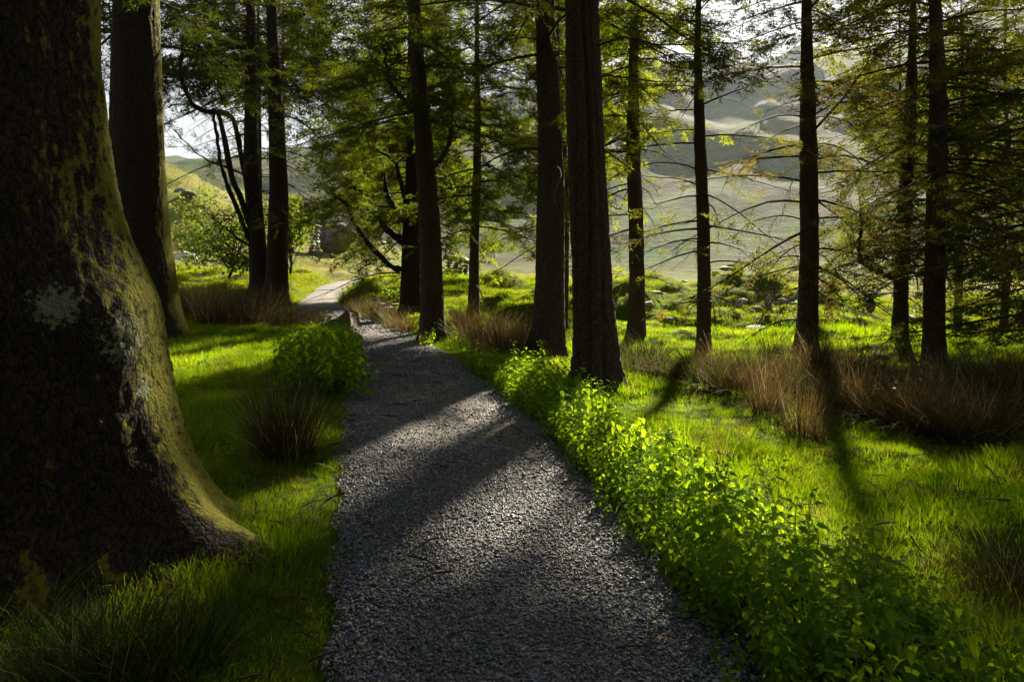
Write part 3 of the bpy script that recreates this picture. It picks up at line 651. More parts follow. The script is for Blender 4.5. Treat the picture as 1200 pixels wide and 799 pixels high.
# T3: the pair with twisted limbs
d = 18.0
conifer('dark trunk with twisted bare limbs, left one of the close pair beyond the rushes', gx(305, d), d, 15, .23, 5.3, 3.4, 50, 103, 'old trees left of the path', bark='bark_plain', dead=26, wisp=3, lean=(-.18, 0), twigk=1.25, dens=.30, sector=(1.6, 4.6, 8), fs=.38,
        limbs=[([pix(301, 280, d), pix(293, 262, d - .1), pix(282, 232, d - .4), pix(271, 205, d - .6), pix(258, 140, d - .6), pix(248, 131, d - .7), pix(230, 127, d - .9), pix(218, 108, d - 1), pix(212, 85, d - 1), pix(214, 40, d - 1.1)], .095, .04),
               ([pix(300, 265, d), pix(284, 190, d + .2), pix(275, 145, d + .3), pix(262, 132, d + .2), pix(245, 132, d + .1)], .085, .06),
               ([pix(300, 300, d), pix(287, 268, d - .2), pix(276, 240, d - .3), pix(262, 205, d - .5), pix(253, 160, d - .5), pix(250, 128, d - .5)], .07, .04),
               ([pix(300, 225, d), pix(285, 205, d - .5), pix(262, 195, d - .8), pix(238, 185, d - 1), pix(215, 165, d - 1.2), pix(203, 150, d - 1.3)], .035, .010),
               ([pix(300, 292, d), pix(280, 280, d - .4), pix(262, 265, d - .8), pix(246, 254, d - 1)], .04, .008),
               ([pix(304, 60, d), pix(280, 55, d - .4), pix(255, 60, d - .6), pix(240, 48, d - .9), pix(220, 50, d - 1)], .07, .02)])
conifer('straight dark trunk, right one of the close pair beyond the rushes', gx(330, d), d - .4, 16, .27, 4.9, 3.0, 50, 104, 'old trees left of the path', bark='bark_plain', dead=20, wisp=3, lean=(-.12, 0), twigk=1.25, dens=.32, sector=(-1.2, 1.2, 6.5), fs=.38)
# T4: spreading tree with limbs to the left, T5: leaning trunk at the path edge
d = 16.3
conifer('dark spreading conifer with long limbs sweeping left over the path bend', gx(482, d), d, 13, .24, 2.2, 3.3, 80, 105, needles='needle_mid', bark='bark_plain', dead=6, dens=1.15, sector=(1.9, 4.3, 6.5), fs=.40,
        limbs=[([pix(478, 315, d), pix(462, 314, d - .2), pix(446, 300, d - .4), pix(432, 285, d - .6), pix(420, 268, d - .7), pix(405, 240, d - .9), pix(390, 228, d - 1)], .09, .03),
               ([pix(476, 285, d), pix(455, 270, d - .2), pix(440, 250, d - .3), pix(422, 225, d - .5), pix(400, 215, d - .6)], .10, .03),
               ([pix(476, 260, d), pix(462, 245, d + .2), pix(452, 222, d + .3), pix(447, 190, d + .5), pix(430, 160, d + .6)], .09, .03),
               ([pix(478, 245, d), pix(470, 215, d - .5), pix(462, 190, d - .7), pix(440, 175, d - 1)], .07, .02)])
d = 11.9
conifer('slim trunk leaning slightly left at the right edge of the path', gx(507, d), d, 14, .185, 3.9, 3.0, 60, 106, needles='needle_dark', bark='bark', lean=(-.33, .05), k=48, rows=160, barkd=.016, dead=4, flare=[(-2.8, .12, .4, .12), (-.3, .1, .4, .15)],
        limbs=[([pix(487, 190, d), pix(497, 195, d), pix(510, 192, d - .1), pix(520, 182, d - .2), pix(527, 160, d - .3), pix(530, 120, d - .3)], .07, .03), ([pix(482, 130, d), pix(470, 112, d - .3), pix(455, 95, d - .6), pix(452, 60, d - .8)], .05, .02)])
d = 15.3
conifer('thin pale brown trunk below a dense drooping green crown in the middle distance', gx(556, d), d, 12, .115, 1.7, 2.6, 130, 107, needles='needle_mid', bark='bark', dens=1.2, dead=5, fs=.36, droop=.5)
# T7, T8: the two large trunks right of the path
conifer('tall straight dark trunk rising from the nettles, left of the fissured trunk', gx(643, 10.2), 10.2, 15, .21, 4.3, 3.2, 56, 108, bark='bark', lean=(-.12, 0), k=64, rows=220, barkd=.016, dead=8, wisp=1)
conifer('thickest right hand trunk, deeply fissured, standing behind the nettles', gx(698, 7.7), 7.7, 15, .215, 4.6, 3.3, 56, 109, bark='bark', k=110, rows=300, barkd=.02, groove=[(-1.75, .16, .05), (-1.2, .12, .035), (-2.4, .14, .03)], dead=5,
        axis=([(.03, 0, -.1), (.02, 0, .12), (0, 0, .6), (-.05, 0, 1.5), (-.11, 0, 2.9), (-.15, 0, 4.5), (-.15, .1, 8), (0, 0, 15)], [.34, .275, .235, .205, .195, .18, .13, .03]), flare=[(-.35, .16, .3, .16), (-1.9, .08, .3, .25), (3.0, .1, .4, .2)])
conifer('very thin trunk half hidden between the two large right hand trunks', gx(660, 13.4), 13.4, 9, .085, 2.0, 1.6, 40, 110, needles='needle_green', bark='bark', lean=(-.1, 0), dead=6)
# T9 - T14: the row on the right
conifer('slender conifer with dense drooping green boughs, right of the fissured trunk', gx(746, 11.8), 11.8, 12, .135, 1.5, 2.5, 130, 111, needles='needle_green', bark='bark', dens=1.1, dead=10, fs=.36, droop=.55, fr=FR_FINE)
conifer('thin straight conifer with sparse lower boughs and open sky beside its top', gx(824, 10.7), 10.7, 8.2, .105, 1.5, 1.9, 62, 112, needles='needle_olive', bark='bark', lean=(.03, 0), pk=.66, dens=1.25, dead=24, wisp=3, fs=.30, fr=FR_FINE)
conifer('tall conifer with bare drooping twigs and withered brown needles', gx(945, 10.1), 10.1, 10.5, .14, 1.4, 2.4, 70, 113, needles='needle_brown', bark='bark', lean=(.04, 0), pk=.55, dens=1.2, dead=40, wisp=5, fs=.28, fr=FR_FINE, k=40, rows=130)
conifer('slim conifer with an upturned elbow branch, left of the leaning right hand trunk', gx(1055, 10.3), 10.3, 10, .10, 1.5, 2.1, 95, 114, needles='needle_olive', bark='bark', lean=(.06, 0), pk=.6, dens=.9, dead=16, wisp=3, fs=.28, fr=FR_FINE,
        limbs=[([pix(1048, 325, 10.3), pix(1030, 318, 10.1), pix(1013, 309, 9.9), pix(1007, 300, 9.8), pix(1008, 278, 9.8), pix(1009, 250, 9.8)], .05, .02)])
conifer('rightmost full trunk, flared at its foot and leaning left, with dense olive boughs', gx(1094, 9.0), 9.0, 11, .125, 1.6, 2.5, 110, 115, needles='needle_olive', bark='bark', lean=(-.02, 0), dens=1.0, dead=16, wisp=3, fs=.28, fr=FR_FINE, k=40, rows=130)
conifer('dark conifer whose boughs reach in from the right edge', 7.3, 8.6, 11, .16, .9, 2.9, 90, 116, needles='needle_dark', bark='bark', dens=.9, dead=12, wisp=1, fs=.32, sector=(1.9, 4.4, 4.5))
# behind
conifer('thin young trunk behind low boughs near the right edge', gx(1122, 12.6), 12.6, 7, .06, 1.0, 1.9, 70, 117, 'conifers behind', needles='needle_olive', dens=.9, dead=6, fs=.3)
for i, (px, dd, Hh, lm, nd, lab) in enumerate([
        (640, 21, 13, 3.4, 'needle_green', 'dense green conifer behind, directly behind the tall straight trunk'),
        (694, 19, 13, 3.2, 'needle_green', 'dense green conifer behind the fissured trunk'),
        (747, 17.5, 11, 2.6, 'needle_green', 'green conifer far behind the slender conifer'),
        (1175, 15.5, 12, 2.4, 'needle_olive', 'olive conifer behind the right edge boughs'),
        (948, 17.0, 15, 3.2, 'needle_olive', 'tall conifer added behind the trunk with withered needles to shade the right foreground'),  # added for its shade on the lower right, crown kept above the frame
        (1052, 17, 9, 1.7, 'needle_olive', 'faint olive conifer far behind the elbow branch'),
        (500, 24, 13, 3.6, 'needle_mid', 'green conifer behind the leaning trunk at the path edge'),
        (479, 27, 14, 4.4, 'needle_dark', 'dark conifer behind the spreading conifer'),
        (302, 22, 16, 4.4, 'needle_dark', 'dark conifer behind the left trunk of the close pair'),
        (95, 17, 17, 4.2, 'needle_dark', 'dark conifer between the two mossy trunks'),
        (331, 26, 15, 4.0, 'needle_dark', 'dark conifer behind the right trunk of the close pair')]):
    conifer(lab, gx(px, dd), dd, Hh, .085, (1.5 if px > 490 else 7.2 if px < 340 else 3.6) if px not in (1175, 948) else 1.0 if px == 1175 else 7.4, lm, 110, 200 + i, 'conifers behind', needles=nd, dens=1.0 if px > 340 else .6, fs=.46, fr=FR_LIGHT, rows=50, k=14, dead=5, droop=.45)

# the wood goes on round the viewer: trees outside the picture that shade the foreground
for i, (x, y, Hh, lm, hb) in enumerate([(-7.9, -.9, 15, 4.2, 4.2), (-4.6, -3.6, 16, 3.8, 2.4), (.4, -6.0, 16, 5.0, 2.4), (4.2, -2.8, 16, 4.6, 2.6), (7.6, .6, 15, 4.2, 3.6), (-9.5, 5.0, 15, 4.2, 4.0), (-2.2, -9.5, 16, 5.0, 2.0), (7.5, -6.5, 16, 5.0, 2.0), (-9.5, -4.5, 16, 5.0, 2.0)]):
    conifer('conifer of the wood around the viewer, outside the picture', x, y, Hh, .22, hb, lm, 70, 260 + i, 'conifers around the viewer', dens=.9, fs=.8, fr=FR_LIGHT, rows=40, k=14, twigk=.7)

# ------------------------------------------------------------------ small broadleaf trees on the left slope
def leaf_quads(P, rg, size, n_each, spread):
    n = len(P) * n_each; c = np.repeat(P, n_each, 0) + rg.normal(0, spread, (n, 3))
    a = rg.normal(size=(n, 3)); a /= np.linalg.norm(a, axis=1)[:, None]; b = np.cross(a, rg.normal(size=(n, 3)) + np.array([0, 0, 1.2])); b /= np.linalg.norm(b, axis=1)[:, None]
    s = size * rg.uniform(.6, 1.2, (n, 1)); V = np.stack([c - a * s, c + b * s * .55, c + a * s, c - b * s * .55], 1).reshape(-1, 3)
    return V, np.arange(n * 4).reshape(-1, 4)
def broadleaf(label, x, y, H, W, seed, mat='leaf_thorn', h0=.5, nl=34, leaf=.075, name='thorn_tree', cat='tree', each=46, z0=None):
    rg = np.random.default_rng(seed); z0 = H1(x, y) - .05 if z0 is None else z0; t = thing(name, label, cat, (x, y, z0), 'broadleaf bushes on the left slope')
    tr = spline(np.array([(0, 0, 0), (.06 * W, .02, H * .2), (.0, .05, H * .45), (.08 * W, 0, H * .8)]), 20); V, Q = tubes(tr, np.linspace(.035 * H ** .5, .012, 20), 8)
    linkobj('trunk', mesh_np('trunk', V, [Q], [M['bark_plain']], True), t)
    B = Build(); pts = []
    for i in range(nl):
        b = tr[rg.integers(3, 19)]; az = rg.uniform(0, 6.28); zz = rg.uniform(h0, 1) * H; rr = W * .5 * math.sqrt(max(.05, 1 - ((zz / H - .55) / .55) ** 2)) * rg.uniform(.5, 1.05)
        e = np.array([math.cos(az) * rr, math.sin(az) * rr, zz]); u = np.linspace(0, 1, 7)[:, None]
        p = b + (e - b) * u + rg.normal(0, .05 * W * .3, (7, 3)) * u; B.add(*tubes(p, np.linspace(.025, .005, 7), 4)); pts += [p[4], p[5], p[6], p[6]]
    linkobj('branchwork', B.mesh('branchwork', M['twig'], True), t)['kind'] = 'stuff'
    V, Q = leaf_quads(np.array(pts), rg, leaf, each // 4 + 2, .055 * W)
    linkobj('crown', mesh_np('crown', V, [Q], [M[mat]]), t)['kind'] = 'stuff'
broadleaf('bright green leafy thorn bush seen left of the close pair of trunks', gx(266, 27), 27, 3.5, 4.2, 301, h0=.14, nl=84, each=44, leaf=.08)
broadleaf('bright green leafy thorn bush seen right of the close pair of trunks', gx(338, 29), 29, 3.8, 2.0, 302, h0=.45, nl=44, each=60, leaf=.085)
broadleaf('small yellow green bush beside the pale stones left of the spreading conifer', gx(468, 17.8), 17.6, .55, .8, 303, h0=.2, nl=16, leaf=.05, each=30, name='bush', cat='bush')

# ------------------------------------------------------------------ rocks, walls and ruins
def rock(label, px, d, w, h, dep, mat, seed, base=ICO3, name='rock', cat='rock', sink=.25, planes=17, rough=.20, rot=None, group=None, cut=.30, lift=0.0):
    rg = np.random.default_rng(seed); x = gx(px, d)
    if 12 < d < 21: w, h, dep, lift = w * 1.5, h * (1.5 if h > w else 1.0), dep * 1.4, lift + .11
    me = stone_mesh(name, rg, M[mat], base, (w / 2, dep / 2, h / 2), planes, rough, cut)
    o = linkobj(name, me, None, (x, d, H1(x, d) + h * (.5 - sink) + lift), rot or (rg.normal(0, .06), rg.normal(0, .06), rg.uniform(-.4, .4))); tag(o, label, cat, group); return o
# the boulder at the path bend: a slab with a sloping top
def bend_boulder():
    d = 13.7; x = gx(396, d); bm = bmesh.new()
    prof = [(-.34, 0), (-.33, .16), (-.27, .20), (-.02, .30), (.16, .43), (.23, .47), (.29, .43), (.32, .22), (.33, 0)]
    bm.faces.new([bm.verts.new((a, -.22, b)) for a, b in prof]); r = bmesh.ops.extrude_face_region(bm, geom=bm.faces[:])
    bmesh.ops.translate(bm, verts=[v for v in r['geom'] if isinstance(v, bmesh.types.BMVert)], vec=(0.05, .55, -.06))
    bmesh.ops.recalc_face_normals(bm, faces=bm.faces[:]); bmesh.ops.triangulate(bm, faces=bm.faces[:]); bmesh.ops.subdivide_edges(bm, edges=bm.edges[:], cuts=5, use_grid_fill=True)
    bmesh.ops.remove_doubles(bm, verts=bm.verts[:], dist=.002)
    V = np.array([v.co[:] for v in bm.verts]); nrm = np.array([v.normal[:] for v in bm.verts])
    dd = .035 * fbm(V[:, 0] * 9, V[:, 1] * 9, V[:, 2] * 9, 4, 61) - .03 * np.abs(fbm(V[:, 0] * 4, V[:, 1] * 4, V[:, 2] * 12, 3, 63))
    for v, q in zip(bm.verts, V + nrm * dd[:, None]): v.co = q
    me = bpy.data.meshes.new('boulder'); bm.to_mesh(me); bm.free(); me.materials.append(M['rock_moss'])
    tag(linkobj('boulder', me, None, (x, d, H1(x, d) - .06)), 'wedge shaped mossy boulder at the left edge of the path bend', 'boulder')
bend_boulder()
rock('large dark rock outcrop on the slope behind the stone pillar', 388, 43, 3.2, 2.9, 2.6, 'rock_dark', 401, ICO4, 'rock_outcrop', 'rock', .25, 16, .22, cut=.4)
rock('smooth dark grey slab of rock lying on the left slope beside the pale sheep', 237, 33, 1.15, .6, .8, 'rock', 402, rot=(0, .3, 0), sink=.35)
rock('dark crag high on the left hill near the skyline', 266, 58, 4.6, 2.0, 2.0, 'rock_dark', 403, sink=.42)
rock('pale broken crag on the left hill just right of the mossy second trunk', 212, 48, 1.5, .8, 1.0, 'rock', 404, sink=.45)
rock('low dark ledge of rock on the left hill under the pale broken crag', 218, 44, 1.6, .45, .8, 'rock_dark', 405, sink=.4)
rock('small dark rock on the grassy slope right of the rock outcrop', 433, 38, .75, .6, .6, 'rock_dark', 406)
rock('grey crag at the top of the slope above the rock outcrop', 403, 54, 2.4, 1.5, 1.3, 'rock', 407)
rock('pale grey crag on the slope left of the spreading conifer trunk', 432, 47, 1.5, 1.2, 1.0, 'rock', 408)
rock('squat rugged stone block standing on the skyline of the right hand mound', 872, 31, 1.05, 1.05, .9, 'rock_dark', 409, ICO4, planes=10, rough=.2, lift=.05)
rock('small pale stone at the left foot of the squat rugged block', 855, 33, .45, .2, .4, 'rock_pale', 410)
rock('dark low rock on the mound skyline behind the thin straight conifer', 806, 30, 1.0, .9, .8, 'rock_dark', 411)
rock('dark rock on the skyline left of the withered conifer', 913, 34, 1.3, .8, .8, 'rock_dark', 412)
rock('pale flat topped boulder at the right end of the mound crest', 898, 19.5, .65, .34, .45, 'rock_pale', 413)
rock('dark flat slab on the mound crest', 864, 17.2, .8, .22, .4, 'rock', 414, rot=(0, .12, .1))
rock('thin grey slab tilted on the mound crest beside the dark flat slab', 845, 17.6, .55, .26, .35, 'rock', 415, rot=(.2, -.3, .3))
rock('upright pale stone on the mound side', 866, 14.9, .14, .28, .12, 'rock_pale', 416, rot=(0, .3, 0))
rock('white pebble like stone on the mound side, left of a slightly larger one', 882, 14.0, .10, .10, .09, 'rock_pale', 417)
rock('white stone on the mound side, right of a white pebble', 889, 13.9, .17, .13, .12, 'rock_pale', 418)
rock('narrow upright grey stone on the mound side, left of the withered conifer', 901, 14.2, .14, .34, .12, 'rock', 419)
rock('flat pale slab lying low on the mound in front of the white stones', 888, 12.9, .34, .12, .25, 'rock_pale', 420)
rock('dark stone low on the mound beside the slender conifer', 782, 13.4, .24, .16, .2, 'rock', 421)
rock('grey stone half sunk in turf right of the slender conifer', 760, 14.2, .26, .18, .2, 'rock_pale', 422)
rock('small dark stump like rock in the grass right of the leaning right hand trunk', 1161, 9.7, .12, .16, .12, 'rock_dark', 423, sink=.1)
for k, (px, d, w) in enumerate([(447, 17.6, .42), (452, 17.0, .34), (459, 17.2, .30), (470, 16.6, .26), (446, 18.4, .5), (455, 16.7, .22), (464, 17.0, .24)]):
    rock(['widest grey slab at the left of the tumbled stones beside the path bend', 'grey slab in the tumbled stones beside the path bend, left in its lower row', 'middle slab of the tumbled stones beside the path bend', 'rightmost stone of the tumble, near the foot of the spreading conifer', 'pale slab lying above the other tumbled stones beside the path bend', 'smallest stone at the front of the tumble beside the path bend', 'small stone right of the middle slab in the tumble by the path bend'][k],
         px, d, w, w * .5, w * .7, 'rock_pale' if k % 3 else 'rock', 430 + k, ICO2, 'stone', 'stone', .3, group='tumbled stones beside the path bend')
for k in range(9):
    rg = np.random.default_rng(450 + k); 
    rock('reddish grey stone in the low rubble heap where the path vanishes', 400 + k * 4.2 + rg.uniform(-3, 3), 37.5 + rg.uniform(-1, 1), rg.uniform(.35, .7), rg.uniform(.2, .34), .4, 'rock' if k % 2 else 'rock_pale', 450 + k, ICO2, 'stone', 'stone', .3, group='rubble heap where the path vanishes')
for k in range(16):                                                   # outcrops dotted over the far right valley floor
    rg = np.random.default_rng(480 + k); px = [990, 1010, 1035, 1065, 1085, 1130, 1150, 1170, 1020, 1050, 965, 1110, 1140, 1185, 985, 1075][k]
    rock('grey stone among the scattered rocks on the low ground right of the mound', px, rg.uniform(15, 27), rg.uniform(.25, .6), rg.uniform(.16, .34), .35, ('rock', 'rock_pale')[k % 2], 480 + k, ICO2, 'stone', 'stone', .3, group='scattered rocks right of the mound')
rock('tiny white stone in the short grass, the farther of two', 231, gd(521), .048, .032, .04, 'rock_pale', 424, ICO2, 'stone', 'stone', .0, lift=.03)
rock('white pebble in the short grass beside the flared root, the nearer of two', 227, gd(543), .060, .034, .045, 'rock_pale', 425, ICO2, 'stone', 'stone', .0, lift=.03)
def scree():
    rg = np.random.default_rng(66); n = 520; y = rg.uniform(33, 80, n); x = rg.uniform(-.62, -.16, n) * y; k = fbm(x * .12, y * .12, 0, 3, 67) > -.02; x, y = x[k], y[k]; n = len(x)
    pr = [proto('loose_stone', stone_mesh('loose_stone', rg, M['rock' if q % 2 else 'rock_dark'], ICO2, (1, .8, .55), 14, .2, .3)) for q in range(6)]
    s = .10 * np.exp(rg.normal(0, .7, n)).clip(.4, 6)[:, None]; scatter('scree', np.stack([x, y, height(x, y)], 1), np.stack([rg.normal(0, .2, n), rg.normal(0, .2, n), rg.uniform(0, 6, n)], 1), np.repeat(s, 3, 1), rg.integers(0, 6, n), pr, 'loose grey stones scattered over the grassy left slope')
scree()
for k in range(14):
    rg = np.random.default_rng(520 + k); px = [748, 768, 796, 803, 812, 838, 848, 852, 861, 871, 916, 930, 968, 985][k]; py = [372, 380, 356, 352, 366, 352, 349, 357, 355, 362, 384, 372, 388, 378][k]
    d = {356: 17.0, 352: 17.4, 349: 17.8, 357: 16.9, 355: 17.1}.get(py, 15.2); w = rg.uniform(.16, .36)
    rock('grey stone half sunk in the turf of the mossy mound behind the right hand trunks', px, d, w, w * .6, w * .8, ('rock', 'rock_pale')[k % 2], 520 + k, ICO2, 'stone', 'stone', .2, group='half sunk stones on the mossy mound')
# masonry: courses of separate stones
def masonry(name, label, cat, px, d, w, h, dep, courses, per, seed, cap=None, ragged=0.0, rotz=0.0, stuff=False):
    rg = np.random.default_rng(seed); x = gx(px, d); t = thing(name, label, cat, (x, d, H1(x, d) - .08), None, (0, 0, rotz))
    pool = [stone_mesh('stone', rg, M['slate'], ICO2, (.5, .5, .5), 14, .05, .40) for _ in range(6)]
    z = 0; B = Build()
    for c in range(courses):
        hh = h / courses * rg.uniform(.8, 1.2); xx = -w / 2
        cuts = np.sort(np.concatenate([[0, 1], (np.arange(1, per) + rg.uniform(-.3, .3, per - 1)) / per])) * w - w / 2
        for a, b in zip(cuts[:-1], cuts[1:]):
            if z > h * (1 - ragged) and rg.random() < .5: continue
            if z > h * (1 - ragged * abs(math.sin((a + 2) * 1.7)) ): continue
            cx, sz = (a + b) / 2, ((b - a) * 1.22, dep * rg.uniform(1.1, 1.3), hh * 1.55)
            if stuff:
                me = pool[rg.integers(0, 6)]; V = np.empty(len(me.vertices) * 3, np.float32); me.vertices.foreach_get('co', V); F = np.array([p.vertices[:] for p in me.polygons])
                B.add(V.reshape(-1, 3) * np.array(sz) + np.array([cx, rg.normal(0, .02), z + hh / 2]), F)
            else:
                o = linkobj('stone', pool[rg.integers(0, 6)], t, (cx, rg.normal(0, .015), z + hh / 2), (rg.normal(0, .03), rg.normal(0, .03), rg.normal(0, .05))); o.scale = sz
        z += hh
    if stuff: tag(linkobj('stonework', B.mesh('stonework', M['slate']), t), kind='stuff')
    if cap: 
        o = linkobj('capstone', stone_mesh('capstone', rg, M['rock'], ICO3, (w * .62, dep * .75, cap / 2), 10, .1, .5), t, (0.05, 0, z + cap * .25), (0, .12, 0))
    return t
masonry('stone_pillar', 'square slate stone pillar standing beside the far end of the path', 'pillar', 368, 40, .66, 2.15, .62, 11, 2, 501, cap=.22)
masonry('ruined_wall_end', 'stub of ruined slate wall with a slanting capstone, behind the leaning trunk', 'ruin', 536, 29, 1.05, .95, .8, 7, 3, 502, cap=.42)
masonry('dry_stone_wall', 'long low dark dry stone wall on the skyline right of the ruined stub', 'wall', 612, 31, 4.2, .62, .5, 4, 20, 503, ragged=.35, rotz=-.05, stuff=True)

# ------------------------------------------------------------------ the sheep on the left slope, head hidden behind the trunk
def sheep():
    d = 33.5; x = gx(217, d); z = H1(x, d); t = thing('sheep', 'white woolly sheep resting on the left slope, partly behind the second mossy trunk', 'sheep', (x, d, z))
    V, F = ICO4; V = V.copy()
    V = V * np.array([.58, .30, .34]); V[:, 2] += .30 + .04 * V[:, 0] * -1
    V *= 1 + .05 * fbm(V[:, 0] * 9, V[:, 1] * 9, V[:, 2] * 9, 3, 71)[:, None]
    # neck and head grown out of the front (towards -x)
    k = np.clip((-V[:, 0] - .34) / .24, 0, 1) ** 1.5; V[:, 0] -= k * .30; V[:, 2] += k * .16; V[:, 1] *= 1 - .45 * k; V[:, 2] = V[:, 2] * (1 - .25 * k) + .42 * .25 * k
    linkobj('fleece', mesh_np('fleece', V, [F], [M['wool']], True), t)
    for sx in (-.25, .2):
        for sy in (-.16, .16):
            p = np.array([(sx, sy, .12), (sx - .12, sy * 1.25, .04), (sx - .26, sy * 1.3, .02)]); Vt, Q = tubes(spline(p, 8), np.linspace(.055, .03, 8), 7); linkobj('leg', mesh_np('leg', Vt, [Q], [M['wool']], True), t)
    for sy in (-1, 1):
        p = np.array([(-.72, sy * .05, .60), (-.74, sy * .13, .61), (-.76, sy * .19, .57)]); Vt, Q = tubes(spline(p, 6), np.array([.02, .035, .04, .035, .02, .004]), 6); linkobj('ear', mesh_np('ear', Vt, [Q], [M['wool']], True), t)
sheep()
# the plantation on the far skyline at the left
def plantation():
    rg = np.random.default_rng(77); T = []
    for i in range(260):
        px = 178 + 68 * rg.random(); d = rg.uniform(78, 88); x = gx(px, d); z = H1(x, d) - .3; h = rg.uniform(1.6, 2.4); r = .55
        for q in range(26):
            a = rg.uniform(0, 6.28); f = rg.random(); rr = r * (1 - f) + .1; c = np.array([x, d, z + f * h]); o = np.array([math.cos(a), math.sin(a), -.3])
            s = np.array([-o[1], o[0], 0]); T += [c - s * rr * .5, c + s * rr * .5, c + o * rr * 1.2]
    V = np.array(T); tag(linkobj('conifer_plantation', mesh_np('conifer_plantation', V, [np.arange(len(V)).reshape(-1, 3)], [M['needle_dark']])), 'dark conifer plantation along the skyline of the left hill', None, None, 'stuff')
plantation()

# ------------------------------------------------------------------ rush tussocks
def blades(rg, n, r, h, w, lean, curl, seg=4, tipback=0.0):
    """n curved blades from a disc: one mesh"""
    a = rg.uniform(0, 6.28, n); q = np.sqrt(rg.random(n)) * r; o = np.stack([np.cos(a) * q, np.sin(a) * q, np.zeros(n)], 1)
    az = a + rg.normal(0, .7, n); le = np.abs(rg.normal(0, lean, n)) + lean * .5 * q / max(r, 1e-6); L = h * rg.uniform(.55, 1.08, n)
    u = np.linspace(0, 1, seg + 1)[None, :]; ang = le[:, None] + (curl * rg.uniform(.2, 1.6, n))[:, None] * u
    dz = np.cos(ang) * L[:, None] / seg; dr = np.sin(ang) * L[:, None] / seg
    z = np.concatenate([np.zeros((n, 1)), np.cumsum(dz[:, :-1], 1)], 1); rr = np.concatenate([np.zeros((n, 1)), np.cumsum(dr[:, :-1], 1)], 1)
    P = o[:, None, :] + np.stack([np.cos(az)[:, None] * rr, np.sin(az)[:, None] * rr, z], -1)
    fa = az + 1.57 + rg.normal(0, .6, n); wv = np.stack([np.cos(fa), np.sin(fa), np.zeros(n)], 1)[:, None, :] * (w * rg.uniform(.7, 1.3, n)[:, None] * (1 - .85 * u ** 1.5))[..., None]
    V = np.stack([P - wv, P + wv], 2).reshape(-1, 3); I = np.arange(n * (seg + 1) * 2).reshape(n, seg + 1, 2)
    Q = np.stack([I[:, :-1, 0], I[:, :-1, 1], I[:, 1:, 1], I[:, 1:, 0]], -1).reshape(-1, 4); return V, Q
def rush_mesh(seed, n=190, r=.16, h=.72, mat='rush_brown', lean=.28, curl=.5, w=.0028):
    rg = np.random.default_rng(seed); B = Build(); B.add(*blades(rg, n, r, h, w, lean, curl)); B.add(*blades(rg, n // 3, r, h * .6, w * 1.2, lean * 1.5, curl * 2)); B.add(*blades(rg, n // 4, r * 1.2, h * .75, w * 1.2, lean * 3.2, curl * 2.4))
    return B.mesh('rush_blades', M[mat])
RUSH = {k: [rush_mesh(600 + 10 * j + i, mat=k, n=n, h=.72, lean=l) for i in range(4)] for j, (k, n, l) in enumerate((('rush_brown', 230, .24), ('rush_green', 220, .16)))}
def seedhead_mesh(seed):
    rg = np.random.default_rng(seed); V = []
    for _ in range(22):
        a = rg.uniform(0, 6.28); q = rg.uniform(.05, .34); c = np.array([math.cos(a) * q, math.sin(a) * q, rg.uniform(.42, .72)])
        V += [c + rg.normal(0, .0045, 3) for _ in range(4)]
    return mesh_np('seed_heads', np.array(V), [np.arange(len(V)).reshape(-1, 4)], [M['grass_dry']])
SEEDH = [seedhead_mesh(660 + i) for i in range(3)]
def tussock(label, x, y, h, w, kind, seed, group):
    rg = np.random.default_rng(seed); t = thing('rush_tussock', label, 'rushes', (x, y, H1(x, y) - .02), group, (0, 0, rg.uniform(0, 6.28))); t.scale = (w / .5, w / .5, h / .68)
    linkobj('rush_blades', RUSH[kind][rg.integers(0, 4)], t)['kind'] = 'stuff'
    if kind == 'rush_brown': linkobj('seed_heads', SEEDH[rg.integers(0, 3)], t)['kind'] = 'stuff'
def tuss_px(label, px, py, h, w, kind, seed, group, ground=None):
    d = gd(py); tussock(label, gx(px, d), d, h, w, kind, seed, group)
tuss_px('dark brown tipped rush tussock standing alone in the short grass left of the path', 335, 540, .74, .60, 'rush_brown', 701, 'rushes left of the path')
tuss_px('green rush tussock growing against the lone dark tussock left of the path', 325, 534, .60, .50, 'rush_green', 702, 'rushes left of the path')
for i, (px, py) in enumerate([(232, 384), (250, 388), (268, 386), (288, 390), (306, 387), (325, 389), (344, 386), (362, 383), (222, 378), (258, 378), (296, 379), (335, 378), (370, 377), (240, 372), (280, 371), (318, 372)]):
    tuss_px('brown rush tussock in the belt in front of the close pair of trunks', px, py, (.78 if px < 320 else .55 if px < 345 else .36) + .1 * math.sin(i * 2.1), .95 if px < 345 else .6, 'rush_brown', 710 + i, 'brown rush belt before the close pair')
for i, (px, py) in enumerate([(430, 376), (447, 380), (462, 386), (418, 368), (475, 390), (440, 368), (405, 358), (455, 374)]):
    tuss_px('tawny rush tuft on the right verge of the path bend', px, py, .48, .6, 'rush_brown', 740 + i, 'rush tufts on the verge of the path bend')
for i, (px, py) in enumerate([(535, 398), (552, 404), (570, 412), (590, 416), (608, 417), (624, 410), (580, 402), (600, 405), (545, 392)]):
    tuss_px('brown rush tussock between the leaning trunk and the tall straight trunk', px, py, .62, .68, 'rush_brown', 750 + i, 'rushes left of the tall straight trunk')
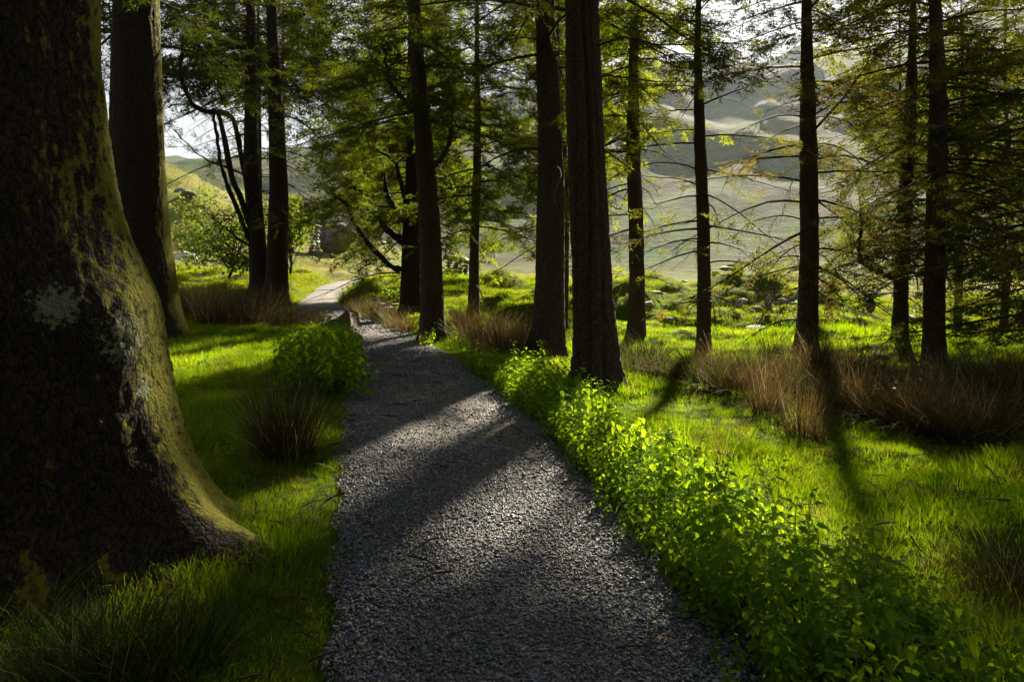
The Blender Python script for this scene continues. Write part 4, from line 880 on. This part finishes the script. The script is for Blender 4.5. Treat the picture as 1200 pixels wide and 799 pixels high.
band = [(735, 432), (752, 440), (770, 446), (790, 448), (808, 447), (828, 455), (848, 458), (868, 462), (885, 462), (760, 428), (785, 432), (815, 434), (845, 438), (875, 442), (905, 446), (935, 452), (965, 455), (925, 466), (985, 470), (1000, 478), (1018, 482), (1036, 486), (1054, 490), (1072, 494), (1090, 500),
        (1110, 505), (1128, 508), (1146, 506), (1164, 500), (1182, 494), (1198, 486), (1010, 456), (1035, 460), (1060, 466), (1085, 472), (1110, 478), (1135, 482), (1160, 480), (1185, 474), (990, 448), (1050, 450), (1100, 456), (1150, 462), (1190, 460), (955, 438), (905, 432)]
for i, (px, py) in enumerate(band):
    tuss_px('brown rush tussock in the long belt below the right hand conifers', px, py, (.36 if px < 830 else .46) + .12 * math.sin(i * 1.7), .62 + .16 * math.sin(i * 2.9), ('rush_brown', 'rush_brown', 'rush_brown', 'rush_green')[(i * 7) % 4], 770 + i, 'brown rush belt below the right hand conifers')
tuss_px('left one of two dark rush tussocks standing forward of the long belt', 899, 484, .60, .42, 'rush_brown', 830, 'two dark tussocks forward of the belt')
tuss_px('right and nearer one of two dark rush tussocks standing forward of the belt', 944, 504, .60, .46, 'rush_brown', 831, 'two dark tussocks forward of the belt')
for i, (px, py) in enumerate([(1165, 690), (1200, 680), (1195, 712)]):
    tuss_px('dark rush tussock in shade at the right edge beyond the nettles', px, py, .28, .42, 'rush_green' if i != 2 else 'rush_brown', 840 + i, 'shaded rushes at the right edge')
for i, (px, py) in enumerate([(60, 800), (130, 770), (200, 790), (120, 840), (40, 720)]):
    tuss_px('dark green rush tussock in deep shade before the flared root', px, py, .26, .45, 'rush_green', 850 + i, 'shaded rushes before the massive trunk')

# ------------------------------------------------------------------ nettles
def nettle_leaf_mesh(L=1.0):
    """one toothed leaf along +x, folded on its midrib"""
    xs = [0, .10, .22, .35, .48, .61, .74, .87, 1.0]; ws = [.03, .22, .31, .32, .29, .235, .165, .085, 0]
    V, F = [], []
    for i, (a, w) in enumerate(zip(xs, ws)):
        z = -.30 * a * a
        V += [(a, 0, z), (a + .05, w, z + .12 * w + .02), (a + .05, -w, z + .12 * w + .02)]
        if 0 < i < 8: V += [(a - .015, w * .84, z + .10 * w), (a - .015, -w * .84, z + .10 * w)]
        else: V += [(a, w * .9, z), (a, -w * .9, z)]
    for i in range(8):
        a, b = i * 5, i * 5 + 5
        F += [(a, b, b + 3), (a, b + 3, a + 1), (a, b + 4, b), (a, a + 2, b + 4)]
        F += [(b, b + 1, b + 3), (b, b + 4, b + 2)]
    return np.array(V, float), np.array(F)
NLV, NLF = nettle_leaf_mesh()
NETTLE_LEAF = mesh_np('leaf', NLV, [NLF], [M['nettle']], False)
def nettle_layout(rg, h):
    """stem polyline and leaf matrices"""
    le = rg.normal(0, .10, 2); u = np.linspace(0, 1, 7)[:, None]
    st = np.concatenate([u * le * h + .03 * h * rg.normal(size=(7, 2)) * u, u * h], 1); leaves = []
    nodes = int(6 + h * 8); a0 = rg.uniform(0, 6.28)
    for k in range(nodes):
        f = .22 + .78 * (k + 1) / nodes; b = np.array([np.interp(f, u[:, 0], st[:, j]) for j in range(3)])
        L = (.098 * (1 - .62 * max(0, f - .45) / .55)) * rg.uniform(.8, 1.2) * (1.0 if f > .4 else .85)
        for s in (0, 1):
            az = a0 + k * 1.571 + s * PI + rg.normal(0, .25); el = rg.uniform(-.95, .05) + .6 * (f > .90)
            leaves.append((b + np.array([math.cos(az), math.sin(az), .2]) * .018, az, -el, L, rg.normal(0, .25)))
    return st, leaves
def leaf_matrix(l):
    b, az, pit, L, roll = l; return Matrix.Translation(Vector(b)) @ Matrix.Rotation(az, 4, 'Z') @ Matrix.Rotation(pit, 4, 'Y') @ Matrix.Rotation(roll, 4, 'X') @ Matrix.Scale(L, 4)
NET_VAR = []
for v in range(9):
    rg = np.random.default_rng(900 + v); st, lv = nettle_layout(rg, .62); V, Q = tubes(st, np.linspace(.0042, .002, 7), 5)
    stem = mesh_np('stem', V, [Q], [M['nettle_isl']], True); B = Build()
    for l in lv:
        mt = np.array(leaf_matrix(l)); B.add(NLV @ mt[:3, :3].T + mt[:3, 3], NLF)
    NET_VAR.append((stem, lv, B.mesh('foliage', M['nettle_isl'])))
def nettle(label, x, y, h, group, seed, separate):
    rg = np.random.default_rng(seed); stem, lv, fol = NET_VAR[rg.integers(0, 9)]; s = h / .62
    t = thing('nettle_plant', label, 'nettle', (x, y, H1(x, y) - .02), group, (rg.normal(0, .06), rg.normal(0, .06), rg.uniform(0, 6.28))); t.scale = (s ** .6, s ** .6, s)
    linkobj('stem', stem, t)
    if separate:
        for l in lv[6:]:
            o = bpy.data.objects.new('leaf', NETTLE_LEAF); COL.objects.link(o); o.parent = t; o.matrix_local = leaf_matrix(l)
    else: linkobj('foliage', fol, t)['kind'] = 'stuff'
def nettle_bank():
    rg = np.random.default_rng(41); n = 0; cells = []
    for y in np.arange(1.75, 9.1, .118):
        e = path_x(y) + path_w(y)
        wd = np.interp(y, [1.5, 2.4, 3.2, 4.5, 6.0, 7.0, 7.8, 9.1], [.78, .74, .66, .54, .48, .62, .72, .5])
        for q in np.arange(-.06, wd, .125): cells.append((e + q + rg.uniform(-.07, .07), y + rg.uniform(-.07, .07), q, wd))
    rg.shuffle(cells)
    for x, y, q, wd in cells:
        if math.hypot(x - .97, y - 7.7) < .33 or math.hypot(x - .55, y - 10.2) < .3: continue
        gap = fbm(np.array([x * 1.1]), np.array([y * 1.1]), 0, 2, 44)[0]
        if rg.random() > .52 + 1.2 * gap: continue
        if n >= 290: break
        edge = min(q, wd - q) / (wd * .5); h = (.25 + .19 * min(1, edge * 1.6)) * rg.uniform(.65, 1.3) * np.interp(y, [1.5, 3, 9], [.95, 1.0, 1.0])
        nettle('green stinging nettle in the bank along the right edge of the path', x, y, h, 'nettles along the right edge of the path', 1000 + n, y < 4.0); n += 1
nettle_bank()
def undergrowth():
    rg = np.random.default_rng(46); n = 1150; y = rg.uniform(1.6, 9.1, n); wd = np.interp(y, [1.5, 2.4, 3.2, 4.5, 6.0, 7.0, 7.8, 9.1], [.78, .74, .66, .54, .48, .62, .72, .5])
    x = path_x(y) + path_w(y) + rg.uniform(-.05, 1.02, n) * wd; s = rg.uniform(.30, .55, n)
    y2 = rg.uniform(7.0, 10.4, 420); x2 = path_x(y2) - path_w(y2) - rg.uniform(-.05, .85, 420); x, y, s, n = np.concatenate([x, x2]), np.concatenate([y, y2]), np.concatenate([s, rg.uniform(.5, .9, 420)]), n + 420
    scatter('undergrowth', np.stack([x, y, height(x, y) - .02], 1), np.stack([rg.normal(0, .15, n), rg.normal(0, .15, n), rg.uniform(0, 6.28, n)], 1), np.stack([s * 1.3, s * 1.3, s], 1), rg.integers(0, 9, n), [proto('young_nettle', v[2]) for v in NET_VAR], 'low young nettle leaves under the nettles at both edges of the path')
undergrowth()
rg = np.random.default_rng(43)
for k in range(64):
    y = rg.uniform(7.0, 10.6); e = path_x(y) - path_w(y); x = e - rg.uniform(-.05, .85); nettle('dark green nettle in the rounded clump at the left edge of the path', x, y, np.interp(y, [7, 10.6], [.88, .42]) * rg.uniform(.8, 1.1), 'nettle clump at the left edge of the path', 1400 + k, False)
for k in range(16):
    y = 11.0 + rg.uniform(-.5, .5); x = gx(527, 11.3) + rg.uniform(-.42, .5); nettle('bright yellow green nettle at the foot of the leaning trunk', x, y, rg.uniform(.22, .38), 'nettles at the foot of the leaning trunk', 1500 + k, False)

# ------------------------------------------------------------------ grass
def grass_proto(seed, n, r, h, w, mat, lean=.35, curl=.7): 
    return proto('grass_tuft', Build_one(blades(np.random.default_rng(seed), n, r, h, w, lean, curl, 2), mat))
def Build_one(vq, mat):
    B = Build(); B.add(*vq); return B.mesh('grass_tuft', M[mat])
TRUNKS = [(o.location.x, o.location.y) for o in COL.objects if o.name.startswith('conifer_tree')]
def grass_field(name, label, y0, y1, dens, protos, scl, margin=1.25, cond=None, seed=1, flat=1.0):
    rg = np.random.default_rng(seed); A = (y1 ** 2 - y0 ** 2) * .75 * margin + (y1 - y0) * 2
    n = int(A * dens); y = np.sqrt(rg.uniform(y0 ** 2, y1 ** 2, n)); x = rg.uniform(-1, 1, n) * (y * .75 * margin + 1.0)
    pd = path_dist(x, y) + .10 * fbm(x * 2.5, y * 2.5, 0, 3, 91); k = pd > -.02
    k &= (np.hypot(x + 2.62, y - 3.55) > .72)
    bw = np.interp(y, [1.5, 2.4, 3.2, 4.5, 6.0, 7.0, 7.8, 9.1], [.78, .74, .66, .54, .48, .62, .72, .5]); q = x - path_x(y) - path_w(y)
    k &= ~((y < 9.1) & (q > .12) & (q < bw - .1) & (rg.random(n) < .8))      # little grass grows under the nettles
    if cond is not None: k &= cond(x, y, rg)
    x, y, pd = x[k], y[k], pd[k]; n = len(x); z = height(x, y) - .006
    g = fbm(x * .9, y * .9, 0, 3, 95); s = scl * rg.uniform(.65, 1.3, n) * (1 + .8 * g) * np.clip(.55 + pd * 1.2, .5, 1)
    s = s * np.where((y > 13) & (y < 21) & (x > 1.5) & (x < 8), .66, 1)
    e = .15; nx = (height(x + e, y) - height(x - e, y)) / (2 * e); ny = (height(x, y + e) - height(x, y - e)) / (2 * e)
    rot = np.stack([np.arctan(ny) + rg.normal(0, .08, n), -np.arctan(nx) + rg.normal(0, .08, n), rg.uniform(0, 6.28, n)], 1)
    scatter(name, np.stack([x, y, z], 1), rot, np.stack([s, s, s * flat], 1), rg.integers(0, len(protos), n), protos, label)
GP = [grass_proto(50 + i, 46, .085, .085, .0022, 'grass', .45, .8) for i in range(5)]
GPF = [grass_proto(70 + i, 40, .16, .09, .0045, 'grass_bank', .5, .8) for i in range(4)]
GDRY = [grass_proto(80 + i, 34, .18, .17, .004, 'grass_dry', .4, .9) for i in range(3)]
GMOSS = [grass_proto(85 + i, 60, .06, .022, .0022, 'moss_turf', .7, .8) for i in range(2)]
GLONG = [grass_proto(90 + i, 20, .06, .24, .0022, 'grass', .3, 1.1) for i in range(3)]
grass_field('grass', 'short bright green grass growing beside the path', 1.5, 5.5, 230, GP, 1.0, seed=11)
grass_field('grass', 'short green grass between the nettles and the rush belt', 5.5, 13.5, 120, GP, 1.3, seed=12)
grass_field('grass', 'sunlit grass on the mound and banks', 13.5, 32, 95, GPF, 1.1, 1.1, seed=13, flat=.7)
grass_field('dry_grass', 'pale tufted grass on the slopes beyond the trees', 24, 80, 2.6, GDRY, 1.35, 1.05, lambda x, y, rg: rg.random(len(x)) < np.clip(.35 + .9 * fbm(x * .3, y * .3, 0, 3, 97), .05, 1) * np.where(y < 30, .6, 1), seed=14)
grass_field('moss', 'yellow green moss and fine turf along the path edges', 1.6, 9, 160, GMOSS, 1.2, 1.0, lambda x, y, rg: (path_dist(x, y) < .34) & (fbm(x * 1.6, y * 1.6, 3, 3, 98) > -.1), seed=15)
grass_field('long_grass', 'longer grass blades around the flared root and nettles', 1.5, 7, 8, GLONG, 1.0, 1.1, lambda x, y, rg: rg.random(len(x)) < np.where(x < -.9, np.where(y < 4.6, 1, .15), .22), seed=16)

def litter():
    rg = np.random.default_rng(58); pr = []
    for i in range(4):
        P = np.array([(-.5, 0, 0), (-.15, rg.normal(0, .06), .05), (.2, rg.normal(0, .06), .04), (.5, 0, .0)]); B = Build(); B.add(*tubes(spline(P, 6), np.linspace(.03, .015, 6), 4)); B.add(*tubes(spline(np.array([P[1], P[1] + (.15, .14, .04), P[1] + (.3, .2, .0)]), 4), np.linspace(.018, .008, 4), 3)); pr.append(proto('fallen_twig', B.mesh('fallen_twig', M['twig'])))
    for i in range(3): 
        V = NLV * np.array([1, .9, 1]) + np.array([-.5, 0, .12]); V[:, 2] += .15 * np.sin(V[:, 1] * 5 + i); pr.append(proto('fallen_leaf', mesh_np('fallen_leaf', V, [NLF], [M['leaf_dead']])))
    n = 2600; y = rg.uniform(1.7, 13, n); x = rg.uniform(-.75, .75, n) * y; pd = path_dist(x, y); k = (rg.random(n) < np.where(pd < 0, .22, .75)); x, y, pd = x[k], y[k], pd[k]; n = len(x); ix = rg.integers(0, 7, n)
    s = np.where(ix < 4, rg.uniform(.06, .22, n), rg.uniform(.02, .045, n)); z = height(x, y) + np.where(pd < 0, .055, .045)
    scatter('litter', np.stack([x, y, z], 1), np.stack([rg.normal(0, .3, n), rg.normal(0, .3, n), rg.uniform(0, 6.28, n)], 1), np.repeat(s[:, None], 3, 1), ix, pr, 'fallen twigs and dead leaves lying on the grass and path')
litter()
# ------------------------------------------------------------------ valley haze
def haze():
    m, nt, out = new_mat('haze'); v = nt.nodes.new('ShaderNodeVolumePrincipled'); v.inputs['Color'].default_value = (.74, .85, 1.0, 1); v.inputs['Density'].default_value = .00011; v.inputs['Anisotropy'].default_value = .35
    nt.links.new(v.outputs[0], out.inputs['Volume'])
    x, z0, z1 = 1300.0, ZMIN - 1.0, ZMAX + 6.0; V = np.array([(a, b, c) for a in (-x, x) for b in (-x, x + 20) for c in (z0, z1)])
    o = linkobj('haze', mesh_np('haze', V, [np.array([(0, 1, 3, 2), (4, 6, 7, 5), (0, 4, 5, 1), (2, 3, 7, 6), (0, 2, 6, 4), (1, 5, 7, 3)])], [m])); tag(o, 'thin pale summer haze filling the valley', None, None, 'stuff')
haze()
